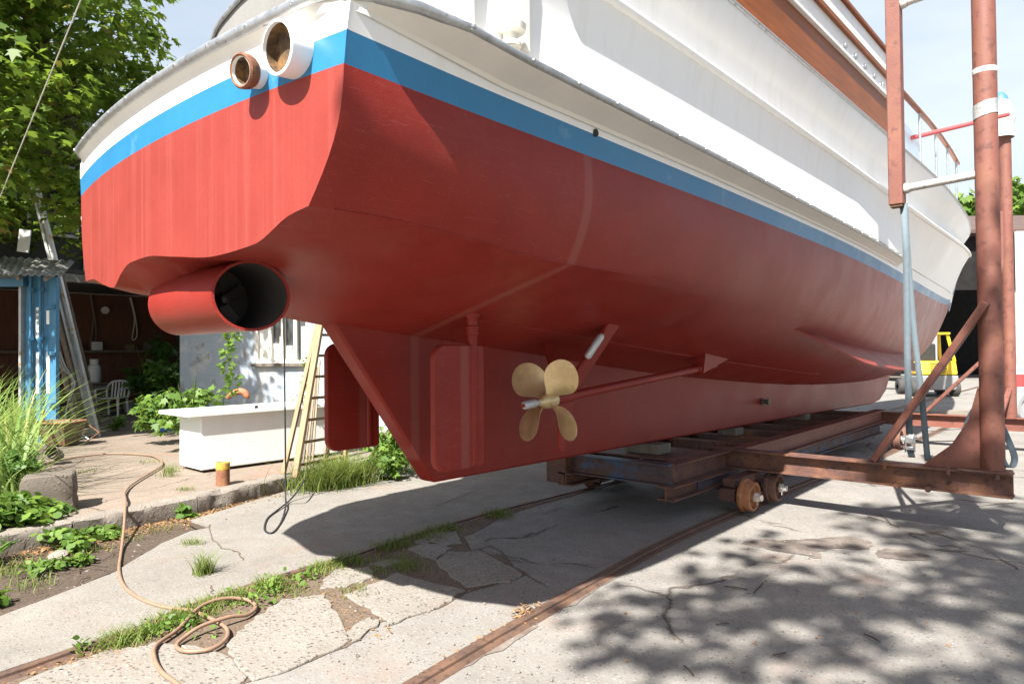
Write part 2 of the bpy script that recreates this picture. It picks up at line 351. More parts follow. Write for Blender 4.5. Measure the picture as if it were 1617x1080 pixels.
def hermite(xs, ys, x):
    n = len(xs)
    if x <= xs[0]: return ys[0]
    if x >= xs[-1]: return ys[-1]
    i = 0
    while x > xs[i+1]: i += 1
    h = xs[i+1]-xs[i]; t = (x-xs[i])/h
    def sl(k):
        if k == 0: return (ys[1]-ys[0])/(xs[1]-xs[0])
        if k == n-1: return (ys[-1]-ys[-2])/(xs[-1]-xs[-2])
        a = (ys[k]-ys[k-1])/(xs[k]-xs[k-1]); b = (ys[k+1]-ys[k])/(xs[k+1]-xs[k])
        if a*b <= 0: return 0
        return 2*a*b/(a+b)
    m0, m1 = sl(i)*h, sl(i+1)*h
    return (2*t**3-3*t*t+1)*ys[i]+(t**3-2*t*t+t)*m0+(-2*t**3+3*t*t)*ys[i+1]+(t**3-t*t)*m1
def spline(pts, sub=6):
    pts = [Vector(p) for p in pts]; o = []
    for i in range(len(pts)-1):
        a, b, c, d = pts[max(i-1, 0)], pts[i], pts[i+1], pts[min(i+2, len(pts)-1)]
        for k in range(sub):
            t = k/sub
            o.append(.5*((2*b)+(c-a)*t+(2*a-5*b+4*c-d)*t*t+(3*b-3*c+d-a)*t**3))
    o.append(pts[-1]); return o

# ------------------------------------------------------------------ leaves
MAPLE = [(0, 0), (.20, .02), (.46, .10), (.27, .24), (.50, .52), (.20, .50), (0, 1.0), (-.20, .50), (-.50, .52), (-.27, .24), (-.46, .10), (-.20, .02)]
OVAL = [(0, 0), (.24, .25), (.28, .5), (.16, .8), (0, 1), (-.16, .8), (-.28, .5), (-.24, .25)]
ROUND = [(0, 0), (.35, .05), (.5, .4), (.35, .8), (0, 1), (-.35, .8), (-.5, .4), (-.35, .05)]
def leaf(mb, p, size, shape, rng, out=None, flat=.5):
    n = Vector((rng.gauss(0, 1), rng.gauss(0, 1), rng.gauss(0, 1)))
    if out is not None: n = n*.55+out*.7
    n.z = abs(n.z)+flat; n.normalize()
    d = Vector((rng.gauss(0, 1), rng.gauss(0, 1), rng.gauss(-.5, .7)))
    d = d-n*d.dot(n)
    if d.length < .01: d = n.orthogonal()
    d.normalize(); e = n.cross(d); p = Vector(p)
    vs = []; c = rng.uniform(.05, .3)
    for a, b in shape:
        vs.append(p+e*(a*size)+d*(b*size)-n*(size*c*(a*a*2+(b-.3)**2)))
    mb.add(vs, [tuple(range(len(vs)))])
def clump(mb, c, rad, n, size, shape, rng, flat=.5, shell=.4):
    c = Vector(c)
    for _ in range(n):
        q = Vector((rng.gauss(0, 1), rng.gauss(0, 1), rng.gauss(0, 1))).normalized()
        r_ = rng.random()**shell
        leaf(mb, c+Vector((q.x*rad[0], q.y*rad[1], q.z*rad[2]))*r_, size*rng.uniform(.6, 1.25), shape, rng, q, flat)
def blade(mb, p, h, lean, wd, rng, seg=4):
    a = rng.uniform(0, 6.283); dx = Vector((math.cos(a), math.sin(a), 0)); sd = Vector((-dx.y, dx.x, 0)); p = Vector(p); A = []; B = []
    for i in range(seg+1):
        t = i/seg; q = p+Vector((0, 0, h*(t-.35*lean*t*t)))+dx*(h*lean*t*t); ww = wd*(1-t)**.7*.5+.0004
        A.append(q-sd*ww); B.append(q+sd*ww)
    mb.grid([A, B])
# ================================================================== THE BOAT (centre plane x = 0, bow towards +y)
boat = thing('passenger_boat', 'long white boat with red bottom, blue stripe and bronze propeller, on a rusty cradle', 'boat', (0, 6, .65))
YT = lambda x: 1.36+.05*x*x
ys_ = [1.4, 2.4, 4, 6, 8, 10, 12, 14, 16, 18, 20, 22, 23, 24]
T_zg = [1.94, 1.78, 1.60, 1.37, 1.20, 1.07, 1.00, .97, 1.05, 1.30, 1.75, 2.64, 3.3, 4.3]
T_xc = [1.36, 1.46, 1.46, 1.40, 1.28, 1.10, .88, .64, .40, .20, .09, .02, .02, .02]
T_zc = [2.17, 2.09, 2.02, 1.88, 1.72, 1.55, 1.42, 1.34, 1.38, 1.55, 1.98, 2.66, 3.3, 4.3]
T_xb = [1.565, 1.555, 1.555, 1.53, 1.47, 1.36, 1.20, .99, .75, .49, .24, .03, .02, .02]
T_zb = [2.70, 2.685, 2.665, 2.64, 2.615, 2.58, 2.56, 2.57, 2.61, 2.66, 2.72, 2.80, 3.3, 4.3]
T_xg = [1.60, 1.58, 1.58, 1.555, 1.50, 1.40, 1.25, 1.07, .85, .62, .38, .14, .04, .02]
T_xs = [1.67, 1.66, 1.65, 1.635, 1.62, 1.60, 1.54, 1.44, 1.30, 1.10, .84, .50, .30, .03]
T_zs = [3.55, 3.545, 3.54, 3.52, 3.49, 3.46, 3.47, 3.53, 3.62, 3.73, 3.86, 4.07, 4.20, 4.36]
T_zl = [2.93, 2.92, 2.90, 2.875, 2.85, 2.825, 2.81, 2.83, 2.88, 2.94, 3.0, 3.05, 3.5, 4.3]
H = lambda T, y: hermite(ys_, T, y)
ZB_X = [-1.36, -1.15, -.8, -.6, -.45, -.31, -.06, .3, .68, 1.0, 1.25, 1.36]
ZB_Z = [2.10, 2.095, 2.03, 2.0, 2.07, 2.112, 2.12, 2.085, 2.05, 2.07, 2.165, 2.185]
zbot = lambda x: hermite(ZB_X, ZB_Z, x)
NB, NS = 12, 8
TZ = 1.90
def bez(a, b, c, t): return (a[0]*(1-t)**2+2*b[0]*t*(1-t)+c[0]*t*t, a[1]*(1-t)**2+2*b[1]*t*(1-t)+c[1]*t*t)
def half(y, sgn):
    """profile from centre line to the blue stripe: red part"""
    zg, xc, zc, xb, zb = H(T_zg, y), H(T_xc, y), H(T_zc, y), H(T_xb, y), H(T_zb, y)
    bl = max(0, min(1, (2.7-y)/1.3))**1.3; m_ = .85*max(0, min(1, (y-1.9)/4.2))
    pr = []
    for i in range(NB+1):
        k = i/NB; x = xc*k; zz = zg+(zc-zg)*(k**1.08)+.03*math.sin(math.pi*k)
        zt = zbot(sgn*1.36*k)
        ye = 1.80+1.0*k; bk_ = max(0, min(1, (ye-y)/(ye-1.4))); bk_ = bk_*bk_*(3-2*bk_)
        if sgn < 0:
            zz -= .10*k*max(0, min(1, (7-y)/4)); ye = 1.82; bk_ = max(0, min(1, (ye-y)/(ye-1.4))); bk_ = bk_*bk_*(3-2*bk_)
        zf = zz*(1-bk_)+zt*bk_
        if 1.44 < y < 1.9:
            w1 = max(0, min(1, (-.06-sgn*x)/.25)); w1 = w1*w1*(3-2*w1); w2 = max(0, min(1, (y-1.44)/.08)); w3 = max(0, min(1, (.95-x)/.4)); zf = zf*(1-w1*w2*w3)+min(zf, 1.955)*w1*w2*w3
        if 1.5 < y < 1.87 and .10 < sgn*x < .72:           # the bottom wraps over the thruster tube
            zt2 = TZ+math.sqrt(max(0, .186**2-(y-1.67)**2)); zf = max(zf, zf+(zt2-zf)*(1 if x < .56 else .4)) if zt2 > zf else zf
        pr.append((x, zf))
    for i in range(1, NS+1):
        k = i/NS; z_e = pr[NB][1]; pr.append((xc+(xb-xc)*k+.055*math.sin(math.pi*k)*min(1, xc), z_e+(zb-z_e)*k))
    q = []
    for i, p in enumerate(pr):
        t = i/(NB+NS); b_ = bez((0, zg), (xc*1.12, zc-.06), (xb, zb), t); q.append((p[0]*(1-m_)+b_[0]*m_, p[1]*(1-m_)+b_[1]*m_))
    return q
st = [1.4, 1.5, 1.6, 1.7, 1.78, 1.82, 1.855, 1.88, 1.95, 2.05, 2.2, 2.4, 2.6, 2.8, 3, 3.5, 4, 4.6, 5.3, 6, 7, 8, 9, 10, 11, 12, 13, 14, 15, 16, 17, 18, 19, 20, 20.7, 21.3, 22]
hb = MB()
for sgn in (1, -1):
    rows = []; blue = []; whit = []
    for y in st:
        f = lambda x: YT(x) if y == 1.4 else y
        rows.append([(sgn*x, f(x), z) for x, z in half(y, sgn)])
        xb, zb, xg = H(T_xb, y), H(T_zb, y), H(T_xg, y); zg_ = H(T_zl, y)
        k = .125/(zg_-zb)
        blue.append([(sgn*xb, f(xb), zb), (sgn*(xb+(xg-xb)*k), f(xb), zb+.125)])
        whit.append([blue[-1][1], (sgn*xg, f(xg), zg_)])
    if sgn < 0: rows = [r_[::-1] for r_ in rows]; blue = [r_[::-1] for r_ in blue]; whit = [r_[::-1] for r_ in whit]
    hb.cur = 0; hb.grid(rows); hb.cur = 1; hb.grid(blue); hb.cur = 2; hb.grid(whit)
hull = hb.build('hull', ['red', 'blue', 'white'], boat)
# transom
tb = MB(); pS, pP = half(1.4, 1)[NB:], half(1.4, -1)[NB:]
N = 64; lev = 9
R_ = []
for j in range(lev+1):
    k = j/lev; row = []
    for i in range(N+1):
        s_ = -1+2*i/N; pr = pS if s_ >= 0 else pP
        a = k*(len(pr)-1); i0 = min(int(a), len(pr)-2); xe = pr[i0][0]+(pr[i0+1][0]-pr[i0][0])*(a-i0)
        x = s_*xe; z = zbot(s_*1.36)*(1-k)+2.70*k
        row.append((x, YT(x), z))
    R_.append(row)
tb.cur = 0; tb.grid(R_)
def trow(xe, z): return [((-1+2*i/N)*xe, YT((-1+2*i/N)*xe), z) for i in range(N+1)]
xe1 = 1.565+(1.60-1.565)*.125/.23
tb.cur = 1; tb.grid([trow(1.565, 2.70), trow(xe1, 2.825)]); tb.cur = 2; tb.grid([trow(xe1, 2.825), trow(1.60, 2.93)])
tb.build('transom', ['red_transom', 'blue', 'white'], boat)

def on_hull(y, idx): x, z = half(y, 1)[idx]; return Vector((x, y, z))
wb = MB()
wb.tube([on_hull(1.56+.25*i, NB)+Vector((0, 0, .001)) for i in range(16)], .005, 6)
wb.tube([on_hull(2.9+.25*i, 4)-Vector((0, 0, .001)) for i in range(30)], .004, 6)
wb.build('weld_seam', 'red', boat)

# side deck guard with underside, swept round the stern
path = []
for y in [10.7, 10.55]+[10.4-.35*i for i in range(24)]: path.append((H(T_xg, y), y))
path += [(1.59, 1.95), (1.595, 1.70), (1.60, 1.56), (1.59, 1.49)]
side_n = len(path)
tr_ = [(1.42*(1-2*i/28), YT(1.42*(1-2*i/28))) for i in range(29)]
port = [(-a, b) for a, b in path[::-1]]
inner = path+tr_+port
outer = []
for i, (a, b) in enumerate(inner):
    j = i if i < side_n else len(inner)-1-i; sg = 1 if a > 0 else -1
    if side_n <= i < side_n+len(tr_): outer.append((a*1.01, b-.028))
    elif j < side_n-4: outer.append((a+sg*(max(.03, .17-(b-2.4)*.018 if b < 5.7 else .11-(b-5.7)*.002) if b < 10.5 else .05), b))
    else:
        k = j-(side_n-4); outer.append((sg*(1.745, 1.70, 1.625, 1.535)[k], (1.98, 1.74, 1.575, 1.475)[k]))
gb = MB(); rowsA = []
prof = [(0, 2.905), (.06, 2.925), (1, 2.955), (1, 3.0), (0, 3.02)]
for (a, b), (c, d) in zip(inner, outer): rowsA.append([(a+(c-a)*k, b+(d-b)*k, z-.05*max(0, min(1, (b-1.45)/.9))+H(T_zl, max(1.4, b))-2.93) for k, z in prof])
gb.grid(rowsA)
for e, r_ in ((0, rowsA[0]), (1, rowsA[-1])): gb.add(r_, [(0, 1, 2, 3, 4)])
guard = gb.build('side_deck_guard', 'cream', boat)
tm = MB(); ol = [(c, d, 2.978-.05*max(0, min(1, (d-1.45)/.9))+H(T_zl, max(1.4, d))-2.93) for c, d in outer]; tm.tube(ol, [.020 if d > 1.9 else .026 for c, d, z in ol], 10)
acc = 0
for i in range(len(ol)-1):
    A, B = Vector(ol[i]), Vector(ol[i+1]); acc += (B-A).length
    if acc > .24:
        acc = 0; nrm = Vector((B-A)).cross(Vector((0, 0, 1))).normalized(); nrm = -nrm if nrm.dot(Vector((A.x, A.y-6, 0))) < 0 else nrm
        tm.lathe(A+nrm*.02, nrm, [(.001, .010), (.007, .009), (.010, .0)], 8)
tm.build('metal_edging', 'trim', guard)
# decks
dk = MB(); dr = [[(-H(T_xg, y), y, 3.0), (H(T_xg, y), y, 3.0)] for y in [1.5, 3, 5, 7, 9, 11, 13, 15, 17, 19, 21]]
dk.grid(dr); dk.v = [(p[0], p[1], H(T_zl, p[1])+.02) for p in dk.v]; dk.build('deck', 'cream', boat)
# topsides wall above the guard, flaring out to the rubbing strake
yw = [1.95, 2.3, 2.7, 3, 4, 5, 6, 7, 8, 9, 10, 11, 12, 13, 14, 15, 16, 17, 18, 19, 20, 21, 22, 23, 24]
tw = MB()
for sgn in (1, -1):
    rows = []
    for y in yw:
        xg = max(.02, H(T_xg, y)-.02); xs, zs = H(T_xs, y), H(T_zs, y); zg_ = H(T_zl, y)
        z0_ = zg_ if y <= 22 else min(zs-.01, 3.05+(y-22)*.62)
        xw = max(xg, min(xs-.045, xg+.10)); w_ = max(0, min(1, (y-10.4)/1.6)); rows.append([(sgn*((xg if k == 0 else xw+.02*(1-k/.6 if k < .6 else 0)+(xs-xw)*max(0, (k-.6)/.4)**1.5)*(1-w_)+(xg+(xs-xg)*k**1.25)*w_), y, z0_+(zs-z0_)*k) for k in (0, .07, .4, .6, .7, .8, .9, 1)])
    tw.grid(rows if sgn > 0 else [r_[::-1] for r_ in rows])
    tw.add([rows[0][i] for i in range(8)]+[(0, 1.95, 3.55), (0, 1.95, 2.93)], [(0, 1, 2, 3, 4, 5, 6, 7, 8, 9)])
tw.build('topsides_wall', 'white', boat)
for sgn in (1, -1):
    sb = MB(); sb.tube([(sgn*H(T_xs, y), y, H(T_zs, y)) for y in yw[2:]], .031, 12); sb.build('rubbing_strake', 'white', boat)
    sb = MB(); sb.tube([(sgn*.03, 21.95, 2.62), (sgn*.02, 22.4, 2.95), (sgn*.02, 23.1, 3.5), (sgn*.02, 24.0, 4.36)], .03, 8)
    if sgn > 0: sb.build('stem_bar', 'trim', boat)
# upper works: recess, flared deck edge
yu = [2.75, 3.4, 4, 5, 6, 7, 8, 9, 10, 11, 12, 13, 14, 15, 16, 17, 18, 19, 20, 21]
XL = lambda y: 1.63-(.0 if y < 11 else .010*(y-11)**2)
ud = MB()
for sgn in (1, -1):
    rows = []
    for y in yu:
        xs, zs = H(T_xs, y), H(T_zs, y); xi = max(.05, min(xs, XL(y))-.12); d_ = max(0, zs-3.55)
        rows.append([(sgn*xs, y, zs), (sgn*xi, y, zs+.02), (sgn*xi, y, 3.84+d_), (sgn*(xi+.03), y, 3.88+d_), (sgn*XL(y), y, 4.11+d_*.7), (sgn*XL(y), y, 4.145+d_*.7), (0, y, 4.15+d_*.7)])
    ud.grid(rows if sgn > 0 else [r_[::-1] for r_ in rows])
    ud.add([rows[0][i] for i in range(7)], [tuple(range(7))])
ude = ud.build('upper_deck_edge', 'white', boat)
for sgn in (1, -1):
    q = MB(); q.tube([(sgn*(XL(y)+.004), y, 4.145+.7*max(0, H(T_zs, y)-3.55)) for y in yu], .018, 8); q.build('metal_edging', 'trim', ude)
# varnished panel, white bulwark and rails of the upper deck
for sgn in (1, -1):
    q = MB(); q.bb((sgn*1.55, 2.9, 4.152), (sgn*1.59, 9.5, 4.63)); vp = q.build('varnished_panel', 'varnish', boat, bevel=.004)
    q = MB(); q.bb((sgn*1.50, 2.9, 4.634), (sgn*1.625, 9.5, 4.67)); q.bb((sgn*1.55, 2.9, 4.674), (sgn*1.585, 9.5, 5.20)); q.build('white_bulwark', 'white', boat, bevel=.004)
    q = MB(); q.bb((sgn*1.587, 2.9, 4.88), (sgn*1.622, 9.5, 4.94)); q.build('wooden_rub_rail', 'varnish', boat, bevel=.008)
    q = MB(); q.bb((sgn*1.53, 2.9, 5.204), (sgn*1.62, 9.5, 5.25)); q.build('wooden_top_rail', 'varnish', boat, bevel=.008)
    q = MB(); q.tube([(sgn*1.60, 4.5+.4*i, 4.69) for i in range(12)], .012, 8)
    for i in range(5): q.lathe((sgn*1.585, 7.6+.36*i, 4.76), (sgn, 0, 0), [(.03, 0), (.03, .02), (.001, .022)], 10)
    q.build('deck_fittings', 'trim', boat)
    q = MB(); q.bb((sgn*1.55, 9.503, 4.16), (sgn*1.59, 9.56, 4.68)); q.build('panel_end_post', 'varnish', boat, bevel=.006)
    hr = MB(); pts = [(sgn*XL(y)*.985, y, 4.91) for y in [9.6, 10.5, 11.5, 12.5, 13.5, 14.5]]
    for a, b in zip(pts, pts[1:]): hr.beam(a, b, .06, .045)
    hrail = hr.build('handrail', 'varnish', boat, bevel=.006)
    for y in [9.8, 10.9, 12.0, 13.1, 14.2]:
        q = MB(); q.tube([(sgn*XL(y)*.985, y, 4.14), (sgn*XL(y)*.985, y, 4.89)], .017, 8); q.build('stanchion', 'trim', hrail)
    q = MB()
    q.prism([(sgn*1.40, 9.6, 4.16), (sgn*1.40, 12.3, 4.16), (sgn*1.40, 11.9, 4.75), (sgn*1.40, 11.2, 4.82), (sgn*1.40, 9.6, 4.82)], (sgn*-.03, 0, 0)); q.build('wind_screen', 'paleglass', boat)
q = MB(); q.bb((-1.54, 2.9, 4.16), (1.54, 2.94, 4.55)); q.build('aft_bulkhead', 'white', boat)
# awning curtain over the aft deck, its shade put into the grey
aw = MB()
A = [P(335, 72, y=2.25), P(345, 45, y=2.25), P(362, 22, y=2.25), P(388, -6, y=2.25), P(420, -30, y=2.25)]
pts = A+[Vector((1.2, 2.25, A[-1].z)), Vector((1.2, 2.25, 2.98)), Vector((A[0].x, 2.25, 2.98))]
aw.prism([Vector(p) for p in pts], (0, .03, 0)); awn = aw.build('awning_curtain', 'canvas', boat)
q = MB(); q.tube(spline([p+Vector((0, -.012, 0)) for p in A], 5), .018, 8); q.build('curtain_hem', 'trim', awn)
# things on the aft side deck
q = MB(); c = P(806, 74, x=1.66); q.lathe((c.x, c.y, 3.0), (0, 0, 1), [(.05, 0), (.05, .02), (.035, .03), (.035, .06), (.07, .07), (.075, .10), (.05, .125), (.001, .13)], 20); q.build('deck_vent', 'cream', boat)
q = MB()
for (a, b) in ((2.05, 2.09), (2.42, 2.46)): q.bb((1.60, a, 3.02), (1.66, b, 3.60))
q.bb((1.60, 2.05, 3.602), (1.66, 2.46, 3.64)); q.build('deck_frame', 'cream', boat, bevel=.006)
# drain hole in the topsides
q = MB(); c = P(941, 210, x=H(T_xg, 3.4)-.006); q.lathe((c.x, c.y, c.z), (1, 0, .0), [(.021, -.02), (.021, .004), (.016, .004), (.0, .003)], 16); q.build('drain_hole', 'dark', boat)

# exhausts
def exhaust(px, r, base, tip, matout, name='exhaust_pipe'):
    a, b = Vector(base), Vector(tip); d = (b-a).normalized(); ln = (b-a).length
    q = MB(); q.lathe(a, d, [(r*1.03, -.02), (r*1.02, .01), (r, .03), (r, ln), (r*.9, ln+.003), (r*.88, ln-.02)], 32)
    o = q.build(name, matout, boat)
    q = MB(); q.lathe(a, d, [(r*.885, ln-.012), (r*.87, ln-.035), (r*.85, ln-.055), (.0, ln-.055)], 32); q.build('sooty_bore', 'soot', o)
    return o
exhaust(None, .105, (1.29, 1.50, 2.815), (1.30, 1.355, 2.80), 'white')
e2 = exhaust(None, .062, (1.045, 1.45, 2.79), (1.068, 1.325, 2.765), 'white')
q = MB(); q.lathe(Vector((1.068, 1.325, 2.765)), Vector((.023, -.125, -.025)).normalized(), [(.0625, -.045), (.070, -.03), (.072, .0), (.064, .008), (.058, .004), (.056, -.03)], 28); q.build('rusty_collar', 'exrust', e2)

# stern thruster tube
tbm = MB(); r1, r2 = .178, .165
tbm.lathe((0, 1.67, TZ), (1, 0, 0), [(r2, -.40), (r1, -.40), (r1, .20), (r1, .47), (r2, .47), (r2, .20), (r2, -.40)], 48)
tbm.v = [(p[0]+(max(0, p[0]-.2)/.27)*(p[1]-1.67)*.34, p[1], p[2]) for p in tbm.v]
tube = tbm.build('thruster_tube', 'red', boat)
q = MB(); q.lathe((0, 1.67, TZ), (1, 0, 0), [(r2-.001, .465), (r2-.001, .20), (r2-.001, .10), (.0, .10)], 40); q.v = [(p[0]+(max(0, p[0]-.2)/.27)*(p[1]-1.67)*.34, p[1], p[2]) for p in q.v]; q.build('tube_shade', 'dark', tube)  # dark sleeve and end disc paint the shade inside the tube
q = MB(); q.lathe((.10, 1.67, TZ), (1, 0, 0), [(.0, .10), (.025, .09), (.035, .05), (.035, -.1)], 16)
for k in range(4):
    a = k*math.pi/2+.4; e = Vector((0, math.cos(a), math.sin(a))); g = Vector((.5, -math.sin(a), math.cos(a))).normalized()
    c0 = Vector((.13, 1.67, TZ)); q.prism([c0+e*.03-g*.02, c0+e*.13-g*.045, c0+e*.145+g*.01, c0+e*.12+g*.05, c0+e*.03+g*.02], (.006, 0, 0))
q.build('thruster_propeller', 'shade_bronze', tube)
# keel / skeg
kb = MB(); hw = .075
prof = [(2.36, 1.86), (2.41, 1.78), (3.20, .70), (3.24, .685), (6, .665), (10, .62), (14.2, .56), (14.75, .60), (15.2, .76), (15.5, 1.0), (15.7, 1.25)]
top = [(15.7, 1.3), (14, 1.25), (12, 1.2), (10, 1.25), (8, 1.38), (6, 1.52), (4, 1.72), (2.9, 1.85)]
pl = prof+top
kb.prism([(-hw, a, b) for a, b in pl], (2*hw, 0, 0)); kb.build('skeg_keel', 'red', boat, bevel=.02)
# rudders
def rudder(x, y0, y1, z0_, z1_):
    q = MB(); rc = .09; pts = []
    for cx, cz, a0 in ((y1-.03, z1_-.03, 0), (y0+rc, z1_-rc, 90), (y0+rc, z0_+rc, 180), (y1-.03, z0_+.03, 270)):
        r_ = rc if cx < y1-.1 else .03
        for i in range(7):
            a = R(a0+i*15); pts.append((x-.022, cx+math.cos(a)*r_, cz+math.sin(a)*r_))
    q.prism(pts, (.044, 0, 0)); o = q.build('rudder', 'red', boat, bevel=.010)
    q = MB(); ysx = y1-.09; q.tube([(x, ysx, z0_+.02), (x, ysx, z1_+.05)], .034, 16)
    q.lathe((x, ysx, z1_), (0, 0, 1), [(.036, .0), (.036, .06), (.044, .065), (.044, .12), (.038, .125), (.038, .17), (.052, .19), (.052, .45)], 20)
    q.build('rudder_stock', 'red', o); return o
rudder(.55, 2.79, 3.23, .86, 1.655); rudder(-.55, 2.74, 3.20, .90, 1.68)
# propeller, shaft, bracket (starboard side)
HUB = P(862, 633, x=.55); sdir = Vector((0, 1, .075)).normalized()
def propeller(c, mirror):
    p = thing('propeller', None, None, c); p.parent = boat; p.location = c-kids_loc(boat); WL[p.name] = Vector(c)
    del_ = [k for k in p.keys()];
    for k in del_: del p[k]
    q = MB(); q.lathe(c, sdir, [(.0, -.085), (.022, -.08), (.036, -.05), (.054, -.02), (.062, .03), (.062, .085), (.05, .10), (.0, .10)], 28); q.build('hub', 'bronze', p)
    for kk in range(4):
        ang = R(41+90*kk); rows_f = []; rows_b = []
        for i in range(17):
            t_ = math.sin(math.pi/2*i/16); r_ = .045+t_*.325
            wd = (.08+.185*math.sin(math.pi/2*t_/.6)**1.4) if t_ < .6 else .265*math.sqrt(max(.0004, 1-((t_-.6)/.4)**2))
            phi = math.atan2(.72, 2*math.pi*max(r_, .07)); rf, rb = [], []
            for j in range(13):
                s_ = (j/12-.5); th = .014*(1-t_*.75)*(1-(2*s_)**2)+.0012
                tang = s_*wd*math.cos(phi); axl = s_*wd*math.sin(phi)-.03*t_
                rad = math.sqrt(max(0, r_*r_-tang*tang)) if abs(tang) < r_*.9 else r_*.45
                rad = r_*.35+rad*.65
                for lst, off in ((rf, th/2), (rb, -th/2)):
                    v_ = Vector((tang-off*math.sin(phi)*mirror, axl+off*math.cos(phi)+.02, rad))
                    ca, sa = math.cos(ang), math.sin(ang)
                    v_ = Vector((v_.x*ca+v_.z*sa, v_.y, -v_.x*sa+v_.z*ca))
                    lst.append(c+Vector((v_.x*mirror, v_.y, v_.z)))
            rows_f.append(rf); rows_b.append(rb[::-1])
        q = MB(); q.grid(rows_f); q.grid(rows_b)
        q.grid([[r_[0] for r_ in rows_f], [r_[-1] for r_ in rows_b]]); q.grid([[r_[-1] for r_ in rows_f], [r_[0] for r_ in rows_b]])
        q.add(rows_f[-1]+rows_b[-1], [tuple(range(26))])
        q.build('blade', 'bronze', p)
    q = MB(); q.tube([c-sdir*.08, c-sdir*.115], .02, 12); q.tube([c-sdir*.115, c-sdir*.125, c-sdir*.24, c-sdir*.25], [.024, .031, .030, .024], 14); q.build('shaft_anode', 'zinc', p)
    q = MB(); q.tube([c-sdir*.25, c-sdir*.275], .014, 8); q.build('anode_nut', 'red', p)
    x = c.x
    q = MB(); e_ = c+sdir*2.75; q.tube([c+sdir*.10, c+sdir*.30], .046, 18); q.tube([c+sdir*.30, e_], .036, 16); q.tube([c+sdir*2.35, c+sdir*2.45], .046, 16); q.build('propeller_shaft', 'red', boat)
    q = MB(); b0 = c+sdir*2.4                                  # pointed fairing where the shaft enters the hull
    vs = [b0+Vector((-.10, 0, .16)), b0+Vector((.07, 0, .16)), b0+Vector((.045, 0, -.055)), b0+Vector((-.045, 0, -.055)), b0+Vector((-.05, .95, .16)), b0+Vector((.02, .95, .155))]
    q.add(vs, [(0, 1, 2, 3)[::-1], (1, 5, 2), (0, 3, 4), (2, 5, 4, 3), (0, 4, 5, 1)]); q.build('shaft_fairing', 'red', boat, bevel=.008)
    # bracket arms
    br = MB(); bc = c+sdir*.22
    up_o = Vector((x+mirror*.30, bc.y+.42, 1.98)); up_i = Vector((x-mirror*.36, bc.y+.18, 1.85))
    br.beam(bc+Vector((0, .03, .02)), up_o, .035, .15, (0, 1, .0)); o = br.build('shaft_bracket', 'red', boat, bevel=.010)
    br = MB(); br.beam(bc, up_i, .03, .13, (0, 1, 0)); br.build('shaft_bracket', 'red', boat, bevel=.010)
    q = MB(); q.prism([bc+Vector((-.012, -.09, -.02)), bc+Vector((-.012, .10, -.02)), bc+Vector((-.012, .04, -.26)), bc+Vector((-.012, -.02, -.40)), bc+Vector((-.012, -.07, -.41))], (.024, 0, 0)); q.build('guard_fin', 'red', boat, bevel=.006)
    d_ = (up_o-bc).normalized(); s0 = bc+d_*.36+Vector((mirror*.02, -.075, 0)); q = MB()
    q.tube([s0, s0+d_*.02, s0+d_*.20, s0+d_*.22], [.016, .028, .028, .016], 14); q.cur = 1; q.tube([s0-d_*.03, s0], .012, 8); q.tube([s0+d_*.22, s0+d_*.26], .012, 8); q.build('bracket_anode', ['zinc', 'red'], o)
propeller(HUB, 1)
propeller(Vector((-HUB.x, HUB.y, HUB.z)), -1)
# bilge keel fin
q = MB(); a0, a1, a2 = P(1232, 545, x=.95), P(1300, 577, x=1.0), P(1432, 578, x=.82)
def bilge(y): k = half(y, 1)[NB-2]; return Vector((k[0], y, k[1]))
for sgn in (1, -1):
    q = MB(); ya, yb = 7.3, 14.8; tp, bt = [], []
    for i in range(15):
        k = i/14; y = ya+(yb-ya)*k; b_ = bilge(y); wv = .46*min(1, k*4.5)**.9*min(1, (1-k)*7+.03)
        tp.append(Vector((sgn*(b_.x-.03), y, b_.z+.02))); bt.append(Vector((sgn*(b_.x+wv*.75), y, b_.z-wv*.62)))
    th = Vector((sgn*.014, 0, .016)); q.grid([tp, bt]); q.grid([[p+th for p in bt], [p+th for p in tp]]); q.grid([bt, [p+th for p in bt]]); q.build('bilge_keel', 'red', boat)
q = MB(); c = P(1203, 634, x=hw+.001); q.lathe(c, (1, 0, 0), [(.045, 0), (.045, .02), (.03, .025), (.03, .06), (.036, .062), (.036, .10), (.0, .10)], 10); q.build('drain_plug', 'green', boat)
# ================================================================== CRADLE
cr = thing('boat_cradle', 'rusty brown steel boat cradle on rail wheels with tall red oxide side posts', 'cradle', (0, 7, 0))
ZT = .555
for x in (.55, -.55):
    q = MB(); q.ibeam((x, 7.08, ZT-.115), (x, 12.9, ZT-.085), .16, .20); q.build('long_beam', 'oxide' if x > 0 else 'brown', cr)
    q = MB(); q.ibeam((x+(.02 if x > 0 else -.02), 6.2, .275), (x+(.02 if x > 0 else -.02), 12.7, .265), .12, .15); q.build('lower_beam', 'bluerust', cr)
q = MB(); q.ibeam((-.72, 5.72, .445), (.55, 5.72, .445), .13, .20); q.build('end_beam', 'bluerust', cr)
for x in (.52, -.65):
    q = MB(); q.ibeam((x, 5.78, .445), (x, 6.92, .445), .15, .20); q.build('side_beam', 'brown', cr)
    q = MB(); q.ibeam((x+.03, 5.60, .29), (x+.03, 6.92, .29), .17, .13); q.build('bogie_beam', 'brown', cr)
q = MB(); q.bb((-.52, 5.95, .53), (.42, 6.75, .548)); q.build('deck_plate', 'brown', cr, bevel=.004)
q = MB(); q.bb((-.86, 5.60, .24), (-.60, 5.76, .55)); q.build('end_block', 'brown', cr, bevel=.01)
